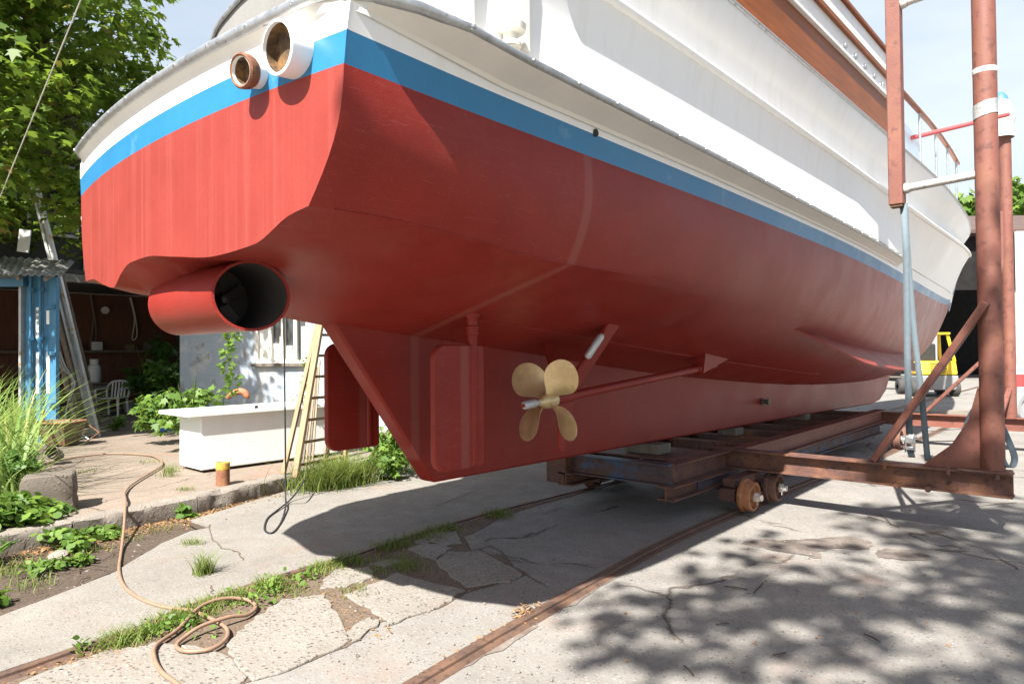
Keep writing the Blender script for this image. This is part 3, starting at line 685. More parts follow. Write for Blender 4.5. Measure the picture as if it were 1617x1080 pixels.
for i, y in enumerate((7.55, 8.2, 8.9, 9.7, 10.6, 11.6, 12.5)):
    q = MB(); q.bb((-.50, y-.06, ZT-.13), (.48, y+.06, ZT-.012)); q.build('cross_member', 'brown', cr, bevel=.01)
for y in (8.2, 10.6):
    q = MB(); q.bb((-.12, y-.12, ZT-.008), (.12, y+.12, .64)); q.build('keel_block', 'greywood', cr, bevel=.01)
q = MB(); q.bb((-.20, 6.1, .552), (.20, 6.35, .655)); q.build('keel_block', 'greywood', cr, bevel=.01)
def wheel(c, tilt=0, m_='wheel'):
    d = Vector((math.cos(tilt), 0, math.sin(tilt))); q = MB()
    q.lathe(c, d, [(.045, -.06), (.15, -.06), (.163, -.045), (.163, -.02), (.148, -.01), (.142, .055), (.134, .065), (.118, .065), (.108, .03), (.052, .022), (.052, .065), (.0, .065)], 36)
    o = q.build('wheel', m_, cr)
    q = MB(); q.tube([c-d*.13, c+d*.10], .026, 14); q.lathe(c+d*.066, d, [(.045, 0), (.045, .03), (.030, .034), (.030, .07), (.0, .07)], 6)
    q.tube([c+d*.085+Vector((0, .03, -.045)), c+d*.085+Vector((0, 0, .04)), c+d*.09+Vector((0, -.02, -.07))], .005, 6); q.build('axle', 'pipe', o)
wheel(Vector((.95, 6.50, .183)), -.06); wheel(Vector((.97, 7.08, .183)), .0, 'brown')
wheel(Vector((-.93, 6.55, .183)), .0, 'brown'); wheel(Vector((-.93, 7.1, .183)), .0, 'brown')
for x in (.97, -.93):
    for y in (12.1, 12.6): wheel(Vector((x, y, .183)), 0, 'brown')
for x in (.79, -.79):
    q = MB(); q.bb((x-.10, 6.4, .12), (x+.06, 7.2, .24)); q.bb((x-.09, 6.46, .245), (x+.04, 7.12, .33)); q.build('axle_box', 'brown', cr, bevel=.008)
# outrigger beams with posts: near pair (y 7.05) and far pair (y 13)
def post(x, y, base, top, r, wraps=True, mname='oxide', nm='side_post'):
    q = MB(); q.tube([(x, y, base), (x, y, base+1), (x, y, base+2), (x, y, base+3), (x, y, top)], r, 28); o = q.build(nm, mname, cr)
    return o
for sx in (1, -1):
    q = MB(); q.ibeam((sx*.30 if sx > 0 else -.62, 7.0, ZT-.10), (sx*3.0, 7.0, ZT-.10), .17, .20, .016, .014)
    q.bb((sx*2.62, 6.90, ZT+.001), (sx*2.99, 7.1, ZT+.014)); q.build('outrigger_beam', 'brown', cr)
    q = MB(); q.ibeam((sx*.5, 13.0, .42), (sx*3.1, 13.0, .42), .17, .20); q.build('outrigger_beam', 'oxide', cr)
    p1 = post(sx*2.86, 7.02, ZT+.015, 5.9, .088)
    px_ = sx*2.86
    q = MB(); q.prism([(px_-sx*.085, 7.012, ZT+.002), (px_-sx*.52, 7.012, ZT+.002), (px_-sx*.46, 7.012, ZT+.06), (px_-sx*.30, 7.012, ZT+.20), (px_-sx*.17, 7.012, ZT+.42), (px_-sx*.10, 7.012, ZT+.70), (px_-sx*.085, 7.012, ZT+.70)], (0, .02, 0)); q.build('gusset', 'oxide', cr)
    q = MB(); q.beam((px_-sx*.01, 6.91, 1.98), (sx*1.95, 6.99, ZT+.01), .06, .10, (0, 1, 0)); q.build('brace', 'oxide', cr, bevel=.006)
    q = MB(); q.bb((sx*2.17-.06, 6.99, 2.92), (sx*2.17+.06, 7.11, 5.9)); ht = q.build('bumper_tube', 'oxide', cr, bevel=.008)
    q = MB(); q.bb((sx*2.17-.05, 7.0, 2.90), (sx*2.17+.05, 7.1, 2.918)); q.build('tube_end', 'soot', ht)
    for zz in (3.06, 4.76):
        q = MB(); q.tube([(sx*2.22, 7.04, zz), (sx*2.5, 7.03, zz+.012), (sx*2.785, 7.02, zz+.025)], .036, 16); q.lathe((sx*2.235, 7.04, zz), (sx, 0, 0), [(.05, 0), (.045, .03), (.036, .05)], 14); q.build('tie_pipe', 'pipe', cr)
    p2 = post(sx*2.34, 13.0, .52, 5.4, .083)
    for (za, zb, xa) in ((1.7, .56, 1.2),):
        q = MB(); q.beam((sx*2.27, 13.0, za), (sx*xa, 13.0, zb), .05, .11, (0, 1, 0)); q.build('brace', 'oxide', cr, bevel=.006)
    q = MB(); q.beam((sx*2.34, 13.08, 1.15), (sx*2.1, 14.3, 2.1), .07, .05); q.beam((sx*2.34, 12.92, .95), (sx*2.28, 12.2, .54), .07, .05); q.build('brace', 'oxide', cr, bevel=.006)
    q = MB(); q.beam((sx*2.12, 12.95, 2.2), (sx*2.34, 12.95, 3.7), .15, .05, (0, 1, 0)); q.build('fender_board', 'oxide', cr, bevel=.006)
    if sx > 0:
        q = MB(); q.lathe((px_, 7.02, 3.93), (0, 0, 1), [(.089, 0), (.0905, .005), (.0905, .04), (.089, .045)], 28); q.build('paint_ring', 'cloth', p1)
        q = MB(); rows = []
        for i in range(6): rows.append([(px_+math.cos(a_*.2244)*(.0915+.003*mnoise.noise(Vector((a_*1.3, i*1.1, 2)))), 7.02+math.sin(a_*.2244)*(.0915+.003*mnoise.noise(Vector((a_*1.3, i*1.1, 7)))), 3.56+i*.024+.02*math.cos(a_*.2244)) for a_ in range(29)])
        q.grid(rows); q.build('tape_wrap', 'tape', p1)
# bolts on the near outrigger
for x in (2.05, 2.55, 2.9): q = MB(); q.lathe((x, 6.925, ZT-.01), (0, 0, 1), [(.018, -.04), (.018, .03), (.0, .03)], 6); q.build('beam_bolt', 'brown', cr)
for x in (2.15, 2.4): q = MB(); q.lathe((x, 6.91, ZT-.19), (0, -1, 0), [(.025, -.02), (.025, .03), (.0, .03)], 6); q.build('beam_bolt', 'brown', cr)

# straps
def strap(name, pts, side, label, w_=.05, sub=6):
    q = MB(); q.ribbon(spline(pts, sub), w_, side); return tag(q.build(name, 'strap', None, solid=.004, loc=pts[0]), label, 'strap', None)
sd = Vector((.979, .206, 0)).normalized()
st1 = thing('ratchet_strap', 'grey ratchet strap with a buckle at its lower end, hanging from the square tube', 'strap', (2.17, 7.05, .56))
q = MB(); q.ribbon([P(1426, 322, y=7.06), P(1431, 400, y=7.06), P(1433, 560, y=7.06), P(1436, 686, y=7.06)], .055, sd); q.build('webbing', 'strap', st1, solid=.004)
bk_ = P(1437, 700, y=7.05); q = MB()
for k in (-1, 1): q.box(bk_+sd*(.035*k), (.008, .05, .16))
q.box(bk_+Vector((0, -.02, .03)), (.065, .03, .05)); q.box(bk_+Vector((0, -.03, -.04)), (.065, .02, .03)); q.tube([bk_-sd*.06+Vector((0, -.01, .06)), bk_+sd*.06+Vector((0, -.01, .06))], .010, 8); q.build('ratchet_buckle', 'trim', st1, bevel=.004)
q = MB(); q.ribbon([bk_+Vector((0, 0, -.06)), P(1440, 722, y=7.05)], .055, sd); q.build('strap_tail', 'strap', st1, solid=.004)
strap('loose_strap', [P(1429, 322, y=7.09), P(1434, 410, y=7.09), P(1443, 520, y=7.09), P(1455, 620, y=7.09), P(1464, 716, y=7.09), P(1468, 727, y=7.10), P(1490, 724, y=7.16), P(1512, 706, y=7.2), P(1536, 650, y=7.22), P(1560, 628, y=7.22), P(1576, 660, y=7.2), P(1590, 690, y=7.15), P(1602, 722, y=7.1), P(1596, 738, y=7.02), P(1584, 728, y=7.0), P(1574, 690, y=7.1)], sd, 'blue grey webbing strap hanging down and looped loosely round the foot of the post')
# cloth bag on the far post, and a faded red boat hook
q = MB(); rows = []
for i in range(9):
    z = 4.85+i*.075; rr = (.17, .18, .165, .17, .175, .17, .16, .13, .09)[i]
    rows.append([(2.30+math.cos(a_*.3142)*rr*(1+.10*mnoise.noise(Vector((math.cos(a_*.3142)*2, math.sin(a_*.3142)*2, i*.6)))), 12.98+math.sin(a_*.3142)*rr, z) for a_ in range(21)])
q.grid(rows); bag = tag(q.build('cloth_wrap', 'cloth', None, loc=(2.3, 12.98, 4.85)), 'pale cloth bag pulled over the top of the far post', 'cloth cover')
q = MB(); q.lathe((2.30, 12.98, 5.44), (0, 0, 1), [(.10, 0), (.085, .06), (.04, .12), (.0, .14)], 20); q.build('blue_cap', 'contblue', bag)
q = MB(); a, b = P(1440, 218, d=9.6), P(1592, 181, d=9.9); q.tube([a, b], .032, 12); pk = tag(q.build('boat_hook', 'pinkred', None, loc=a), 'long faded red pole lying across between the boat rail and the post', 'pole')
q = MB(); c = P(1575, 258, d=11.2); q.prism([c+Vector((-.06, 0, -.22)), c+Vector((.10, .05, -.22)), c+Vector((.12, .05, .20)), c+Vector((-.06, 0, .22))], (0, .10, 0)); tag(q.build('float', 'cream', None, bevel=.03, loc=c), 'small cream float tied beside the far post under the cloth bag', 'float')
q = MB(); c = P(1566, 425, d=11.4); q.prism([c+Vector((-.1, 0, -.30)), c+Vector((.13, .05, -.30)), c+Vector((.13, .05, .28)), c+Vector((-.1, 0, .30))], (0, .10, 0)); tag(q.build('float', 'cream', None, bevel=.03, loc=c), 'cream float hanging low against the far post beside the bow', 'float')

# ================================================================== GROUND
gb = MB(); gb.add([(-300, -300, 0), (300, -300, 0), (300, 400, 0), (-300, 400, 0)], [(0, 1, 2, 3)])
tag(gb.build('ground', 'concrete'), kind='structure')
def flat(name, pts, z, mat_, thick=0, jag=0, seed=1, sub=1):
    rng = random.Random(seed); o = []
    n = len(pts)
    for i in range(n):
        a, b = Vector((pts[i][0], pts[i][1], 0)), Vector((pts[(i+1) % n][0], pts[(i+1) % n][1], 0))
        for k in range(sub):
            p = a.lerp(b, k/sub); o.append((p.x+rng.uniform(-jag, jag), p.y+rng.uniform(-jag, jag)))
    q = MB()
    if thick: q.prism([(a, b, z-thick) for a, b in o], (0, 0, thick))
    else: q.add([(a, b, z) for a, b in o], [tuple(range(len(o)))])
    return q, o
G = lambda u, v, z=0: tuple(P(u, v, z=z))[:2]
# pavement strip left of the far rail
rail2 = [G(-150, 1118), G(0, 1073), G(119, 1031), G(212, 1001), G(300, 963), G(400, 928), G(470, 906), G(545, 884), G(620, 858), G(720, 827), G(800, 805), G(856, 791), G(925, 773)]
rail2 += [(-.93, 8), (-.93, 10), (-.93, 14), (-.93, 22), (-.93, 60)]
rail1 = [G(560, 1140), G(665, 1078), G(780, 1010), G(894, 945), G(1020, 874), G(1090, 840), G(1170, 806), G(1230, 781), G(1295, 756)]
rail1 += [(.95, 9.5), (.95, 14), (.95, 22), (.95, 60)]
edge = [(a-.045, b) for a, b in rail2[:14]]
left = [(-3.9, 9), (-3.95, 6.0), (-3.75, 4.6), (-3.35, 3.6), (-3.0, 2.8), G(335, 836), G(300, 842), G(255, 862), G(215, 886), G(180, 908), G(100, 940), G(0, 978), G(-150, 1030)]
q, _ = flat('pavement', edge+left, .022, 'slab', .03, .006, 3, 3)
tag(q.build('pavement', 'slab', smooth=False), kind='structure')
# soil bands: kerb foot and along the far rail, gaps between broken slabs
kerbline = [(-2.95, .6), (-3.10, 1.85), (-3.28, 3.0), (-3.52, 3.8), (-3.80, 4.6), (-3.98, 6.0), (-4.05, 9)]
q, _ = flat('soil', [(a+.02, b) for a, b in left[1:]]+[(-2.9, .2), (-3.1, .5)]+[(a-.1, b) for a, b in kerbline], .008, 'soil', 0, .05, 5, 5)
tag(q.build('soil_strip', 'shade_soil', smooth=False), kind='structure')
gapR = [G(330, 1100), G(470, 1052), G(545, 1022), G(600, 982), G(690, 962), G(740, 935), G(830, 908), G(870, 930), G(815, 895), G(790, 876), G(745, 872), G(735, 848), G(800, 812), G(925, 777)]
q, _ = flat('soil', [(a+.02, b) for a, b in rail2[1:13]]+gapR[::-1]+[G(0, 1120)], .004, 'soil', 0, .012, 8, 4)
tag(q.build('soil_gap', 'soil', smooth=False), kind='structure')
# broken slabs
slabs = [
 [(370, 1012), (403, 986), (445, 956), (505, 950), (522, 972), (540, 1012), (470, 1046), (402, 1068), (384, 1040)],
 [(556, 943), (630, 912), (719, 936), (690, 958), (615, 983), (594, 965)],
 [(511, 927), (530, 902), (580, 899), (583, 914), (541, 928)],
 [(693, 890), (716, 876), (760, 877), (818, 906), (800, 916), (740, 925)],
 [(645, 869), (678, 860), (710, 868), (684, 884)],
 [(656, 857), (689, 842), (717, 842), (728, 858), (700, 862)],
 [(59, 1078), (178, 1033), (244, 1024), (333, 1035), (372, 1068), (340, 1100), (150, 1120)],
 [(548, 1000), (580, 978), (596, 985), (560, 1015)],
 [(590, 893), (610, 886), (632, 889), (612, 896)], [(735, 850), (752, 845), (770, 862), (745, 868)]]
for i, s_ in enumerate(slabs):
    cu, cv = sum(p[0] for p in s_)/len(s_), sum(p[1] for p in s_)/len(s_); s_ = [(cu+(p[0]-cu)*1.15, cv+(p[1]-cv)*1.15) for p in s_]
    q, o = flat('s', [G(*p) for p in s_], .015, 'cobble', .02, .020, 20+i, 5)
    tag(q.build('broken_slab', 'cobble', smooth=False, bevel=.008), kind='structure')
# smoother strip of concrete beside the near rail
joint = [G(380, 1090), G(560, 1016), G(690, 959), G(745, 930), G(830, 920), G(900, 935)]
# cracks
def crack(px, w_=.008, seed=0):
    rng = random.Random(seed); pts = []
    for a, b in zip(px, px[1:]):
        for k in range(6):
            t_ = k/6; p = P(a[0]+(b[0]-a[0])*t_, a[1]+(b[1]-a[1])*t_, z=0); pts.append(Vector((p.x+rng.uniform(-.012, .012), p.y+rng.uniform(-.012, .012), 0)))
    return pts
ck = MB()
for i, (px, z) in enumerate((([(330, 832), (334, 855), (350, 870), (375, 875), (386, 892)], .026), ([(333, 930), (337, 945)], .026), ([(728, 846), (740, 862), (790, 880), (830, 889), (900, 890), (950, 898)], .006), ([(860, 812), (890, 800)], .006), ([(1430, 830), (1470, 840), (1560, 870), (1617, 905)], .006), ([(1540, 800), (1617, 792)], .006), ([(820, 905), (790, 870), (745, 850)], .006), ([(690, 802), (760, 775), (800, 765)], .026))):
    pts = crack(px, seed=i); A, B = [], []
    rng = random.Random(i)
    for j, p in enumerate(pts):
        d = (pts[min(j+1, len(pts)-1)]-pts[max(j-1, 0)]).normalized(); s_ = Vector((-d.y, d.x, 0)); ww = rng.uniform(.002, .008)
        A.append(p+s_*ww+Vector((0, 0, z))); B.append(p-s_*ww+Vector((0, 0, z)))
    ck.grid([A, B])
tag(ck.build('ground_cracks', 'soil', smooth=False), kind='structure')
# stains of oil and rust
def stain(name, px, matn, z, seed):
    rng = random.Random(seed); q, o = flat('s', [G(*p) for p in px], z, matn, 0, .02, seed, 5); return tag(q.build(name, matn, smooth=False), kind='structure')
t = NT('rust_stained_concrete'); k = t.mix(t.rng(t.noise(9, 6, .65), .35, .65), (.125, .085, .066), (.205, .175, .15)); t.bump(t.noise(60, 4), .4, .01); M['ruststain'] = t.fin(k, .9)
t = NT('oil_stained_concrete'); k = t.mix(t.rng(t.noise(6, 6, .65), .35, .65), (.075, .06, .05), (.20, .17, .145)); t.bump(t.noise(60, 4), .4, .01); M['oil'] = t.fin(k, .6)
stain('rust_stain', [(720, 1062), (790, 1026), (848, 990), (846, 980), (905, 955), (975, 910), (972, 900), (1000, 888), (955, 912), (890, 950), (800, 1003), (700, 1062)], 'ruststain', .004, 3)
stain('oil_stain', [(1172, 858), (1190, 852), (1240, 853), (1290, 850), (1340, 846), (1378, 856), (1372, 868), (1320, 866), (1290, 872), (1300, 884), (1270, 876), (1215, 868)], 'oil', .004, 4)
stain('oil_stain', [(1382, 872), (1400, 866), (1440, 868), (1465, 876), (1462, 886), (1420, 884), (1386, 880)], 'oil', .004, 6)
# rails
def rail(pts, label):
    ps = spline([Vector((a, b, 0)) for a, b in pts[:12]], 3)+[Vector((a, b, 0)) for a, b in pts[12:]]
    q = MB(); rows = []
    for x, z in ((-.075, .002), (-.06, .012), (-.030, .014), (-.027, .028), (.027, .028), (.030, .014), (.060, .012), (.075, .002)): rows.append([p+Vector((x, 0, z)) for p in ps])
    q.grid(rows); return tag(q.build('slipway_rail', 'rail', None, loc=(pts[4][0], pts[4][1], 0)), label, 'rail', 'rails of the slipway')
rail(rail1, 'rusty rail that the two near orange cradle wheels stand on, crossing sunlit concrete')
rail(rail2, 'rusty rail sunk beside the pavement strip, weeds and grass growing along it')
# terrace with broken kerb
tz = .18
q, o = flat('t', [(a-.12, b) for a, b in kerbline]+[(-40, 9), (-40, -8), (-3.2, -8)], tz-.004, 'terrace', .18, .01, 2, 3)
tag(q.build('terrace', 'terrace', smooth=False), kind='structure')
rng = random.Random(4)
kq = 0
for i in range(len(kerbline)-2):
    a, b = Vector((*kerbline[i], 0)), Vector((*kerbline[i+1], 0)); d = (b-a); n = Vector((-d.y, d.x, 0)).normalized(); n = n if n.x < 0 else -n
    q = MB(); rows = []
    m_ = 24
    for j, (off, z) in enumerate(((0, -.02), (.0, .05), (.005, .12), (.012, .160), (.035, .178), (.09, .182), (.15, .181), (.20, .175), (.22, .12))):
        row = []
        for k in range(m_+1):
            p = a+d*(.006+.988*k/m_); nn = mnoise.noise(p*5+Vector((0, j*.5, 3)))*.022+mnoise.noise(p*19+Vector((0, j*2.2, 8)))*.012
            chip = max(0, mnoise.noise(p*2.3+Vector((4, 0, i)))-.25)*.12 if j in (2, 3, 4) else 0
            row.append(p+n*(off+nn+chip)+Vector((0, 0, z+(nn*.5 if j > 1 else 0)-chip*.6)))
        rows.append(row)
    q.grid(rows)
    for k in (0, m_): q.add([r_[k] for r_ in rows], [tuple(range(9))])
    tag(q.build('kerb_stone', 'kerb', None, loc=a), None, None, None, 'structure')
# ================================================================== THINGS ON THE GROUND, LEFT
T = lambda u, v: P(u, v, z=tz)
# hose
hp = [(300, 1100), (281, 1080), (256, 1061), (244, 1039), (247, 1018), (281, 993), (315, 965), (352, 951), (388, 946), (404, 957), (391, 970), (363, 980), (318, 995), (287, 1009), (279, 1021), (296, 1028), (333, 1024), (357, 1008), (356, 990), (326, 973), (300, 963), (259, 958), (222, 945), (197, 926), (188, 900), (192, 866)]
pts = [P(a, b, z=.03) for a, b in hp]
for i in (6, 7, 11, 12): pts[i].z = .055
pts += [P(196, 828, z=.12), P(198, 791, z=.22), P(197, 778, z=.205), P(209, 764, z=.2), P(238, 746, z=.2), P(256, 734, z=.2), P(250, 724, z=.2), P(230, 718, z=.2), P(178, 716, z=.2), P(120, 722, z=.2), P(60, 735, z=.2)]
q = MB(); q.tube(spline(pts, 7), .0115, 10); tag(q.build('garden_hose', 'hose', None, loc=pts[10]), 'tan garden hose lying over the kerb and in loops on the weedy rail', 'hose')
# black cable hanging from the far side of the boat
c0 = P(451, 780, z=.12)
cb = [Vector((c0.x-.02, c0.y-.05, 3.0)), Vector((c0.x-.01, c0.y, 1.6)), P(452, 700, d=P(451, 780, z=.12).xy and (c0-CAM).dot(FW)), c0]
pts = [Vector((c0.x-.3, c0.y+.2, 3.1)), Vector((c0.x-.02, c0.y, 2.2)), Vector((c0.x-.01, c0.y, 1.4)), Vector((c0.x, c0.y, .7)), c0, P(451, 800, z=.06), P(444, 824, z=.03), P(430, 841, z=.03), P(418, 836, z=.03), P(422, 819, z=.03), P(437, 806, z=.035), P(456, 791, z=.06), P(470, 775, z=.17), P(481, 757, z=.2)]
q = MB(); q.tube(spline(pts, 6), .009, 8); tag(q.build('power_cable', 'black', None, loc=c0), 'black cable hanging down beside the ladder and looping on the pavement', 'cable')
# stay wire at upper left
q = MB(); a, b = P(140, -30, d=7), P(8, 292, d=9.5); q.tube([a, b+(b-a)*.25], .007, 6); tag(q.build('stay_wire', 'pipe', None, loc=a), 'thin grey wire slanting down in front of the tree', 'wire')
# white box
bx = thing('storage_box', 'long white storage box with a wide lid, standing on the terrace', 'box', (-4.95, 4.5, tz))
q = MB(); q.bb((-5.28, 3.62, tz+.03), (-4.64, 5.55, .86)); q.build('box_body', 'boxwhite', bx, bevel=.012)
q = MB(); q.bb((-5.50, 3.45, .864), (-4.58, 5.65, .915)); q.build('lid', 'boxwhite', bx, bevel=.01)
q = MB(); q.bb((-5.22, 3.68, tz), (-4.70, 5.5, tz+.028)); q.build('plinth', 'dark', bx)
c = P(405, 643, x=-4.638); q = MB(); q.lathe(c-Vector((.01, 0, 0)), (1, 0, 0), [(.026, 0), (.026, .013), (.018, .014), (.016, .012), (.0, .011)], 20); q.build('vent_hole', 'dark', bx)
# bollard
b0 = T(352, 765); pb = thing('bollard', 'short rusty steel post with yellow top in front of the white box', 'bollard', b0)
q = MB(); q.lathe(b0, (0, 0, 1), [(.075, -.01), (.072, .01), (.072, .17)], 24); q.build('post', 'exrust', pb)
q = MB(); q.lathe(b0, (0, 0, 1), [(.0735, .171), (.0735, .24), (.070, .245), (.058, .246), (.05, .235), (.0, .23)], 24); q.build('painted_top', 'yellowtop', pb)
# stone block
a = P(30, 815, z=tz); b = P(118, 806, z=tz); q = MB()
d = (b-a); n = Vector((-d.y, d.x, 0)).normalized(); n = n if n.y > 0 or n.x < 0 else -n
rows = []
pr_ = [(a, 0), (b, 0)]
base = [a, b, b+n*.42, a+n*.42]; tz2 = .33
qv = []
m_ = MB()
for lvl, ins in ((0, .0), (.05, -.012), (.10, .004), (.16, -.006), (.27, .0), (.325, .012), (.335, .03)):
    cc = (base[0]+base[2])/2; ring = []
    for i in range(4):
        for k in range(6):
            p = base[i].lerp(base[(i+1) % 4], k/6); p = p+(cc-p).normalized()*(ins+.02*(1 if k == 0 else 0)); p = p+Vector((0, 0, lvl))
            nn = mnoise.noise(p*5)*.06+mnoise.noise(p*17)*.03; ring.append(p+(p-cc)*nn)
    rows.append(ring+[ring[0]])
m_.grid(rows); m_.add([r for r in rows[-1][:-1]], [tuple(range(24))])
tag(m_.build('stone_block', 'stone', None, loc=(a+b)/2), 'big weathered stone block on the terrace edge in front of the reeds', 'stone block')
# plastic bucket-like planter behind the reeds
c = P(86, 716, z=tz+.14); q = MB(); q.lathe(c, (.6, -.5, .35), [(.0, -.12), (.07, -.12), (.085, .10), (.075, .10), (.06, -.08), (.0, -.08)], 18); tag(q.build('flower_pot', 'kerb', None, loc=c), 'grey flower pot tipped on its side above the stone block', 'pot')
# wheelbarrow tray
w0 = T(98, 703); wr = thing('wheelbarrow', 'old olive green wheelbarrow tray lying beside the reeds', 'wheelbarrow', w0)
fx = Vector((r0.x, r0.y, 0)); fy = Vector((f0.x, f0.y, 0))
ring = lambda w1, l1, z, sh=0: [w0+fx*(w1*a+sh)+fy*(l1*b)+Vector((0, 0, z)) for a, b in ((-1, -.6), (-.75, -1), (.75, -1), (1, -.6), (1, .6), (.75, 1), (-.75, 1), (-1, .6))]
R1, R2, R3, R4 = ring(.20, .16, .02), ring(.36, .28, .38, -.06), ring(.345, .265, .375, -.06), ring(.19, .15, .04)
q = MB(); q.grid([r + [r[0]] for r in (R1, R2, R3, R4)]); q.add(R1, [tuple(range(8))]); q.add(R4, [tuple(range(8))]); q.build('tray', 'olive', wr)
q = MB(); q.tube([p for p in R2]+[R2[0]], .014, 8); q.build('rim', 'exrust', wr)
q = MB(); q.tube([R2[4]+Vector((0, 0, -.05)), R2[4]+fx*.2+Vector((0, 0, -.2)), w0+fx*.35+Vector((0, 0, .02))], .012, 8); q.build('leg', 'exrust', wr)
# blue container door (standing on the terrace)
ct = thing('container_door', 'tall blue shipping container door with locking bars and paper stickers', 'door', T(62, 668))
dA, dB = P(37, 668, z=tz), None
dd = (P(37, 600, z=.8)-CAM).dot(FW); dd = 11.6
cA = P(40, 560, d=dd); cB = P(88, 560, d=dd-.15); za, zb_ = tz-.05, P(60, 432, d=dd).z
u_ = (cB-cA); u_.z = 0; wd_ = u_.length; u_.normalize(); n_ = Vector((u_.y, -u_.x, 0)); n_ = n_ if n_.dot(CAM-cA) > 0 else -n_
def C(s_, z, o=0): p = cA+u_*(s_*wd_)+n_*o; return Vector((p.x, p.y, za+(zb_-za)*z))
q = MB()
prof = [(0, .0), (.08, .0), (.12, .02), (.30, .02), (.34, .0), (.44, .0), (.48, .02), (.66, .02), (.70, .0), (.80, .0), (.84, .02), (1, .02)]
q.grid([[C(s_, 0, o) for s_, o in prof], [C(s_, 1, o) for s_, o in prof]]); q.grid([[C(s_, 1, -.04) for s_, o in prof], [C(s_, 0, -.04) for s_, o in prof]])
q.build('door_leaf', 'contblue', ct, smooth=False)
for s_ in (.30, .62):
    q = MB(); q.tube([C(s_, -.0, .07), C(s_, 1.02, .07)], .022, 12)
    for z in (.1, .35, .62, .9): q.box(C(s_, z, .06), (.09, .06, .06))
    q.build('locking_bar', 'contblue', ct)
q = MB(); q.beam(C(-.06, 0, .03), C(-.06, 1, .03), .05, .08, n_); q.build('door_edge', 'alu', ct)
q = MB(); q.beam(C(1.05, 0, .02), C(1.05, .97, .02), .06, .07, n_); q.build('corner_post', 'contblue', ct)
for z in (.24, .53, .80):
    q = MB(); q.box(C(.96, z, .06), (.16, .07, .06)); q.build('hinge', 'contblue', ct, bevel=.006)
q = MB()
for s0, s1, z0_, z1_ in ((.40, .54, .30, .54), (.74, .84, .30, .54), (.40, .54, .62, .80), (.74, .84, .70, .78)): q.grid([[C(s0, z0_, .027), C(s1, z0_, .027)], [C(s0, z1_, .027), C(s1, z1_, .027)]])
q.build('paper_sticker', 'boxwhite', ct, smooth=False)
q = MB()      # marks on the upper sticker
for r_ in range(5):
    z = .635+r_*.032
    for a_ in ((.415, .455), (.475, .525)): q.grid([[C(a_[0], z, .029), C(a_[1], z, .029)], [C(a_[0]+(.01 if r_ % 2 else 0), z+.020, .029), C(a_[1], z+.020, .029)]])
q.build('sticker_print', 'dark', ct, smooth=False)
# long aluminium ladder leaning up out of the shed
ft, tp = T(152, 690), P(54, 288, d=12.2)
al = thing('extension_ladder', 'long weathered aluminium ladder section leaning up through the shed roof', 'ladder', ft)
sd_ = fx*.062; dn = (tp-ft).normalized()
for s_, nm in ((-1, 'rail_profile'), (1, 'rail_profile')):
    q = MB(); q.beam(ft+sd_*s_*.75, tp+sd_*s_*.75, .045, .07, fy); q.build(nm, 'alu', al, bevel=.004)
q = MB()
for i in range(26):
    p = ft+dn*(.12+.165*i)
    if (p-ft).length < (tp-ft).length-.05: q.tube([p-sd_*.7, p+sd_*.7], .013, 8)
q.beam(ft+Vector((0, 0, .03)), tp, .07, .012, fy)
q.build('rungs', 'alu', al)
# timbers leaning in the shed behind it
rng = random.Random(3)
for i in range(9):
    a = T(118+i*5, 676+rng.uniform(-6, 6)); b = P(70+i*4+rng.uniform(-6, 6), 420+rng.uniform(0, 60), d=12.8+rng.uniform(-.2, .4))
    q = MB(); q.beam(a, b, rng.choice((.05, .07, .09)), .035, fy); tag(q.build('timber', 'greywood', None, loc=a, bevel=.004), 'weathered timber leaning in the shed between blue door and aluminium ladder', 'timber', 'timbers leaning in the shed')
q = MB()
for k in range(3):
    pts = [P(88+k*3, 556, d=12.0), P(96+k*4, 580, d=12.0), P(114+k*2, 600+k*3, d=12), P(106, 640, d=12), P(103+k*2, 668, d=11.9), T(125+k*8, 694)]
    q.tube(spline(pts, 6), .011, 6)
tag(q.build('loose_cable', 'plastic', None, loc=P(96, 580, d=12)), 'loose white cable drooping between the blue door and the ladder', 'cable')
# plastic chair
ch = T(178, 656); chair = thing('plastic_chair', 'pale plastic garden chair in the dark shed', 'chair', ch)
fxc, fyc = fx, fy
V = lambda a, b, z: ch+fxc*a+fyc*b+Vector((0, 0, z))
q = MB(); rows = [[V(-.24+.48*i/8, -.22+.44*j/6, .43-.02*math.sin(math.pi*i/8)*math.sin(math.pi*j/6)) for i in range(9)] for j in range(7)]; q.grid(rows); q.build('seat', 'plastic', chair, solid=.02)
for a, b in ((-.26, -.24), (.26, -.24), (-.22, .22), (.22, .22)):
    q = MB(); q.tube([V(a*1.08, b*1.1, 0), V(a, b, .42)], [.026, .034], 10); q.build('leg', 'plastic', chair)
q = MB()
q.tube(spline([V(-.26, .20, .43), V(-.27, .24, .66), V(-.18, .28, .80), V(0, .30, .83), V(.18, .28, .80), V(.27, .24, .66), V(.26, .20, .43)], 6), .026, 8)
for i in range(5): x = -.15+.075*i; q.beam(V(x, .22, .44), V(x*1.05, .285, .80), .035, .014, fyc)
q.build('backrest', 'plastic', chair)
for s_ in (-1, 1):
    q = MB(); q.tube(spline([V(s_*.27, .24, .66), V(s_*.29, 0, .65), V(s_*.285, -.22, .63), V(s_*.26, -.24, .44)], 5), .024, 8); q.build('armrest', 'plastic', chair)
dr0 = T(222, 648)+Vector((-.6, .4, 0)); dm = thing('oil_drum', 'dark green oil drum standing in the shed to the right of the chair', 'drum', dr0)
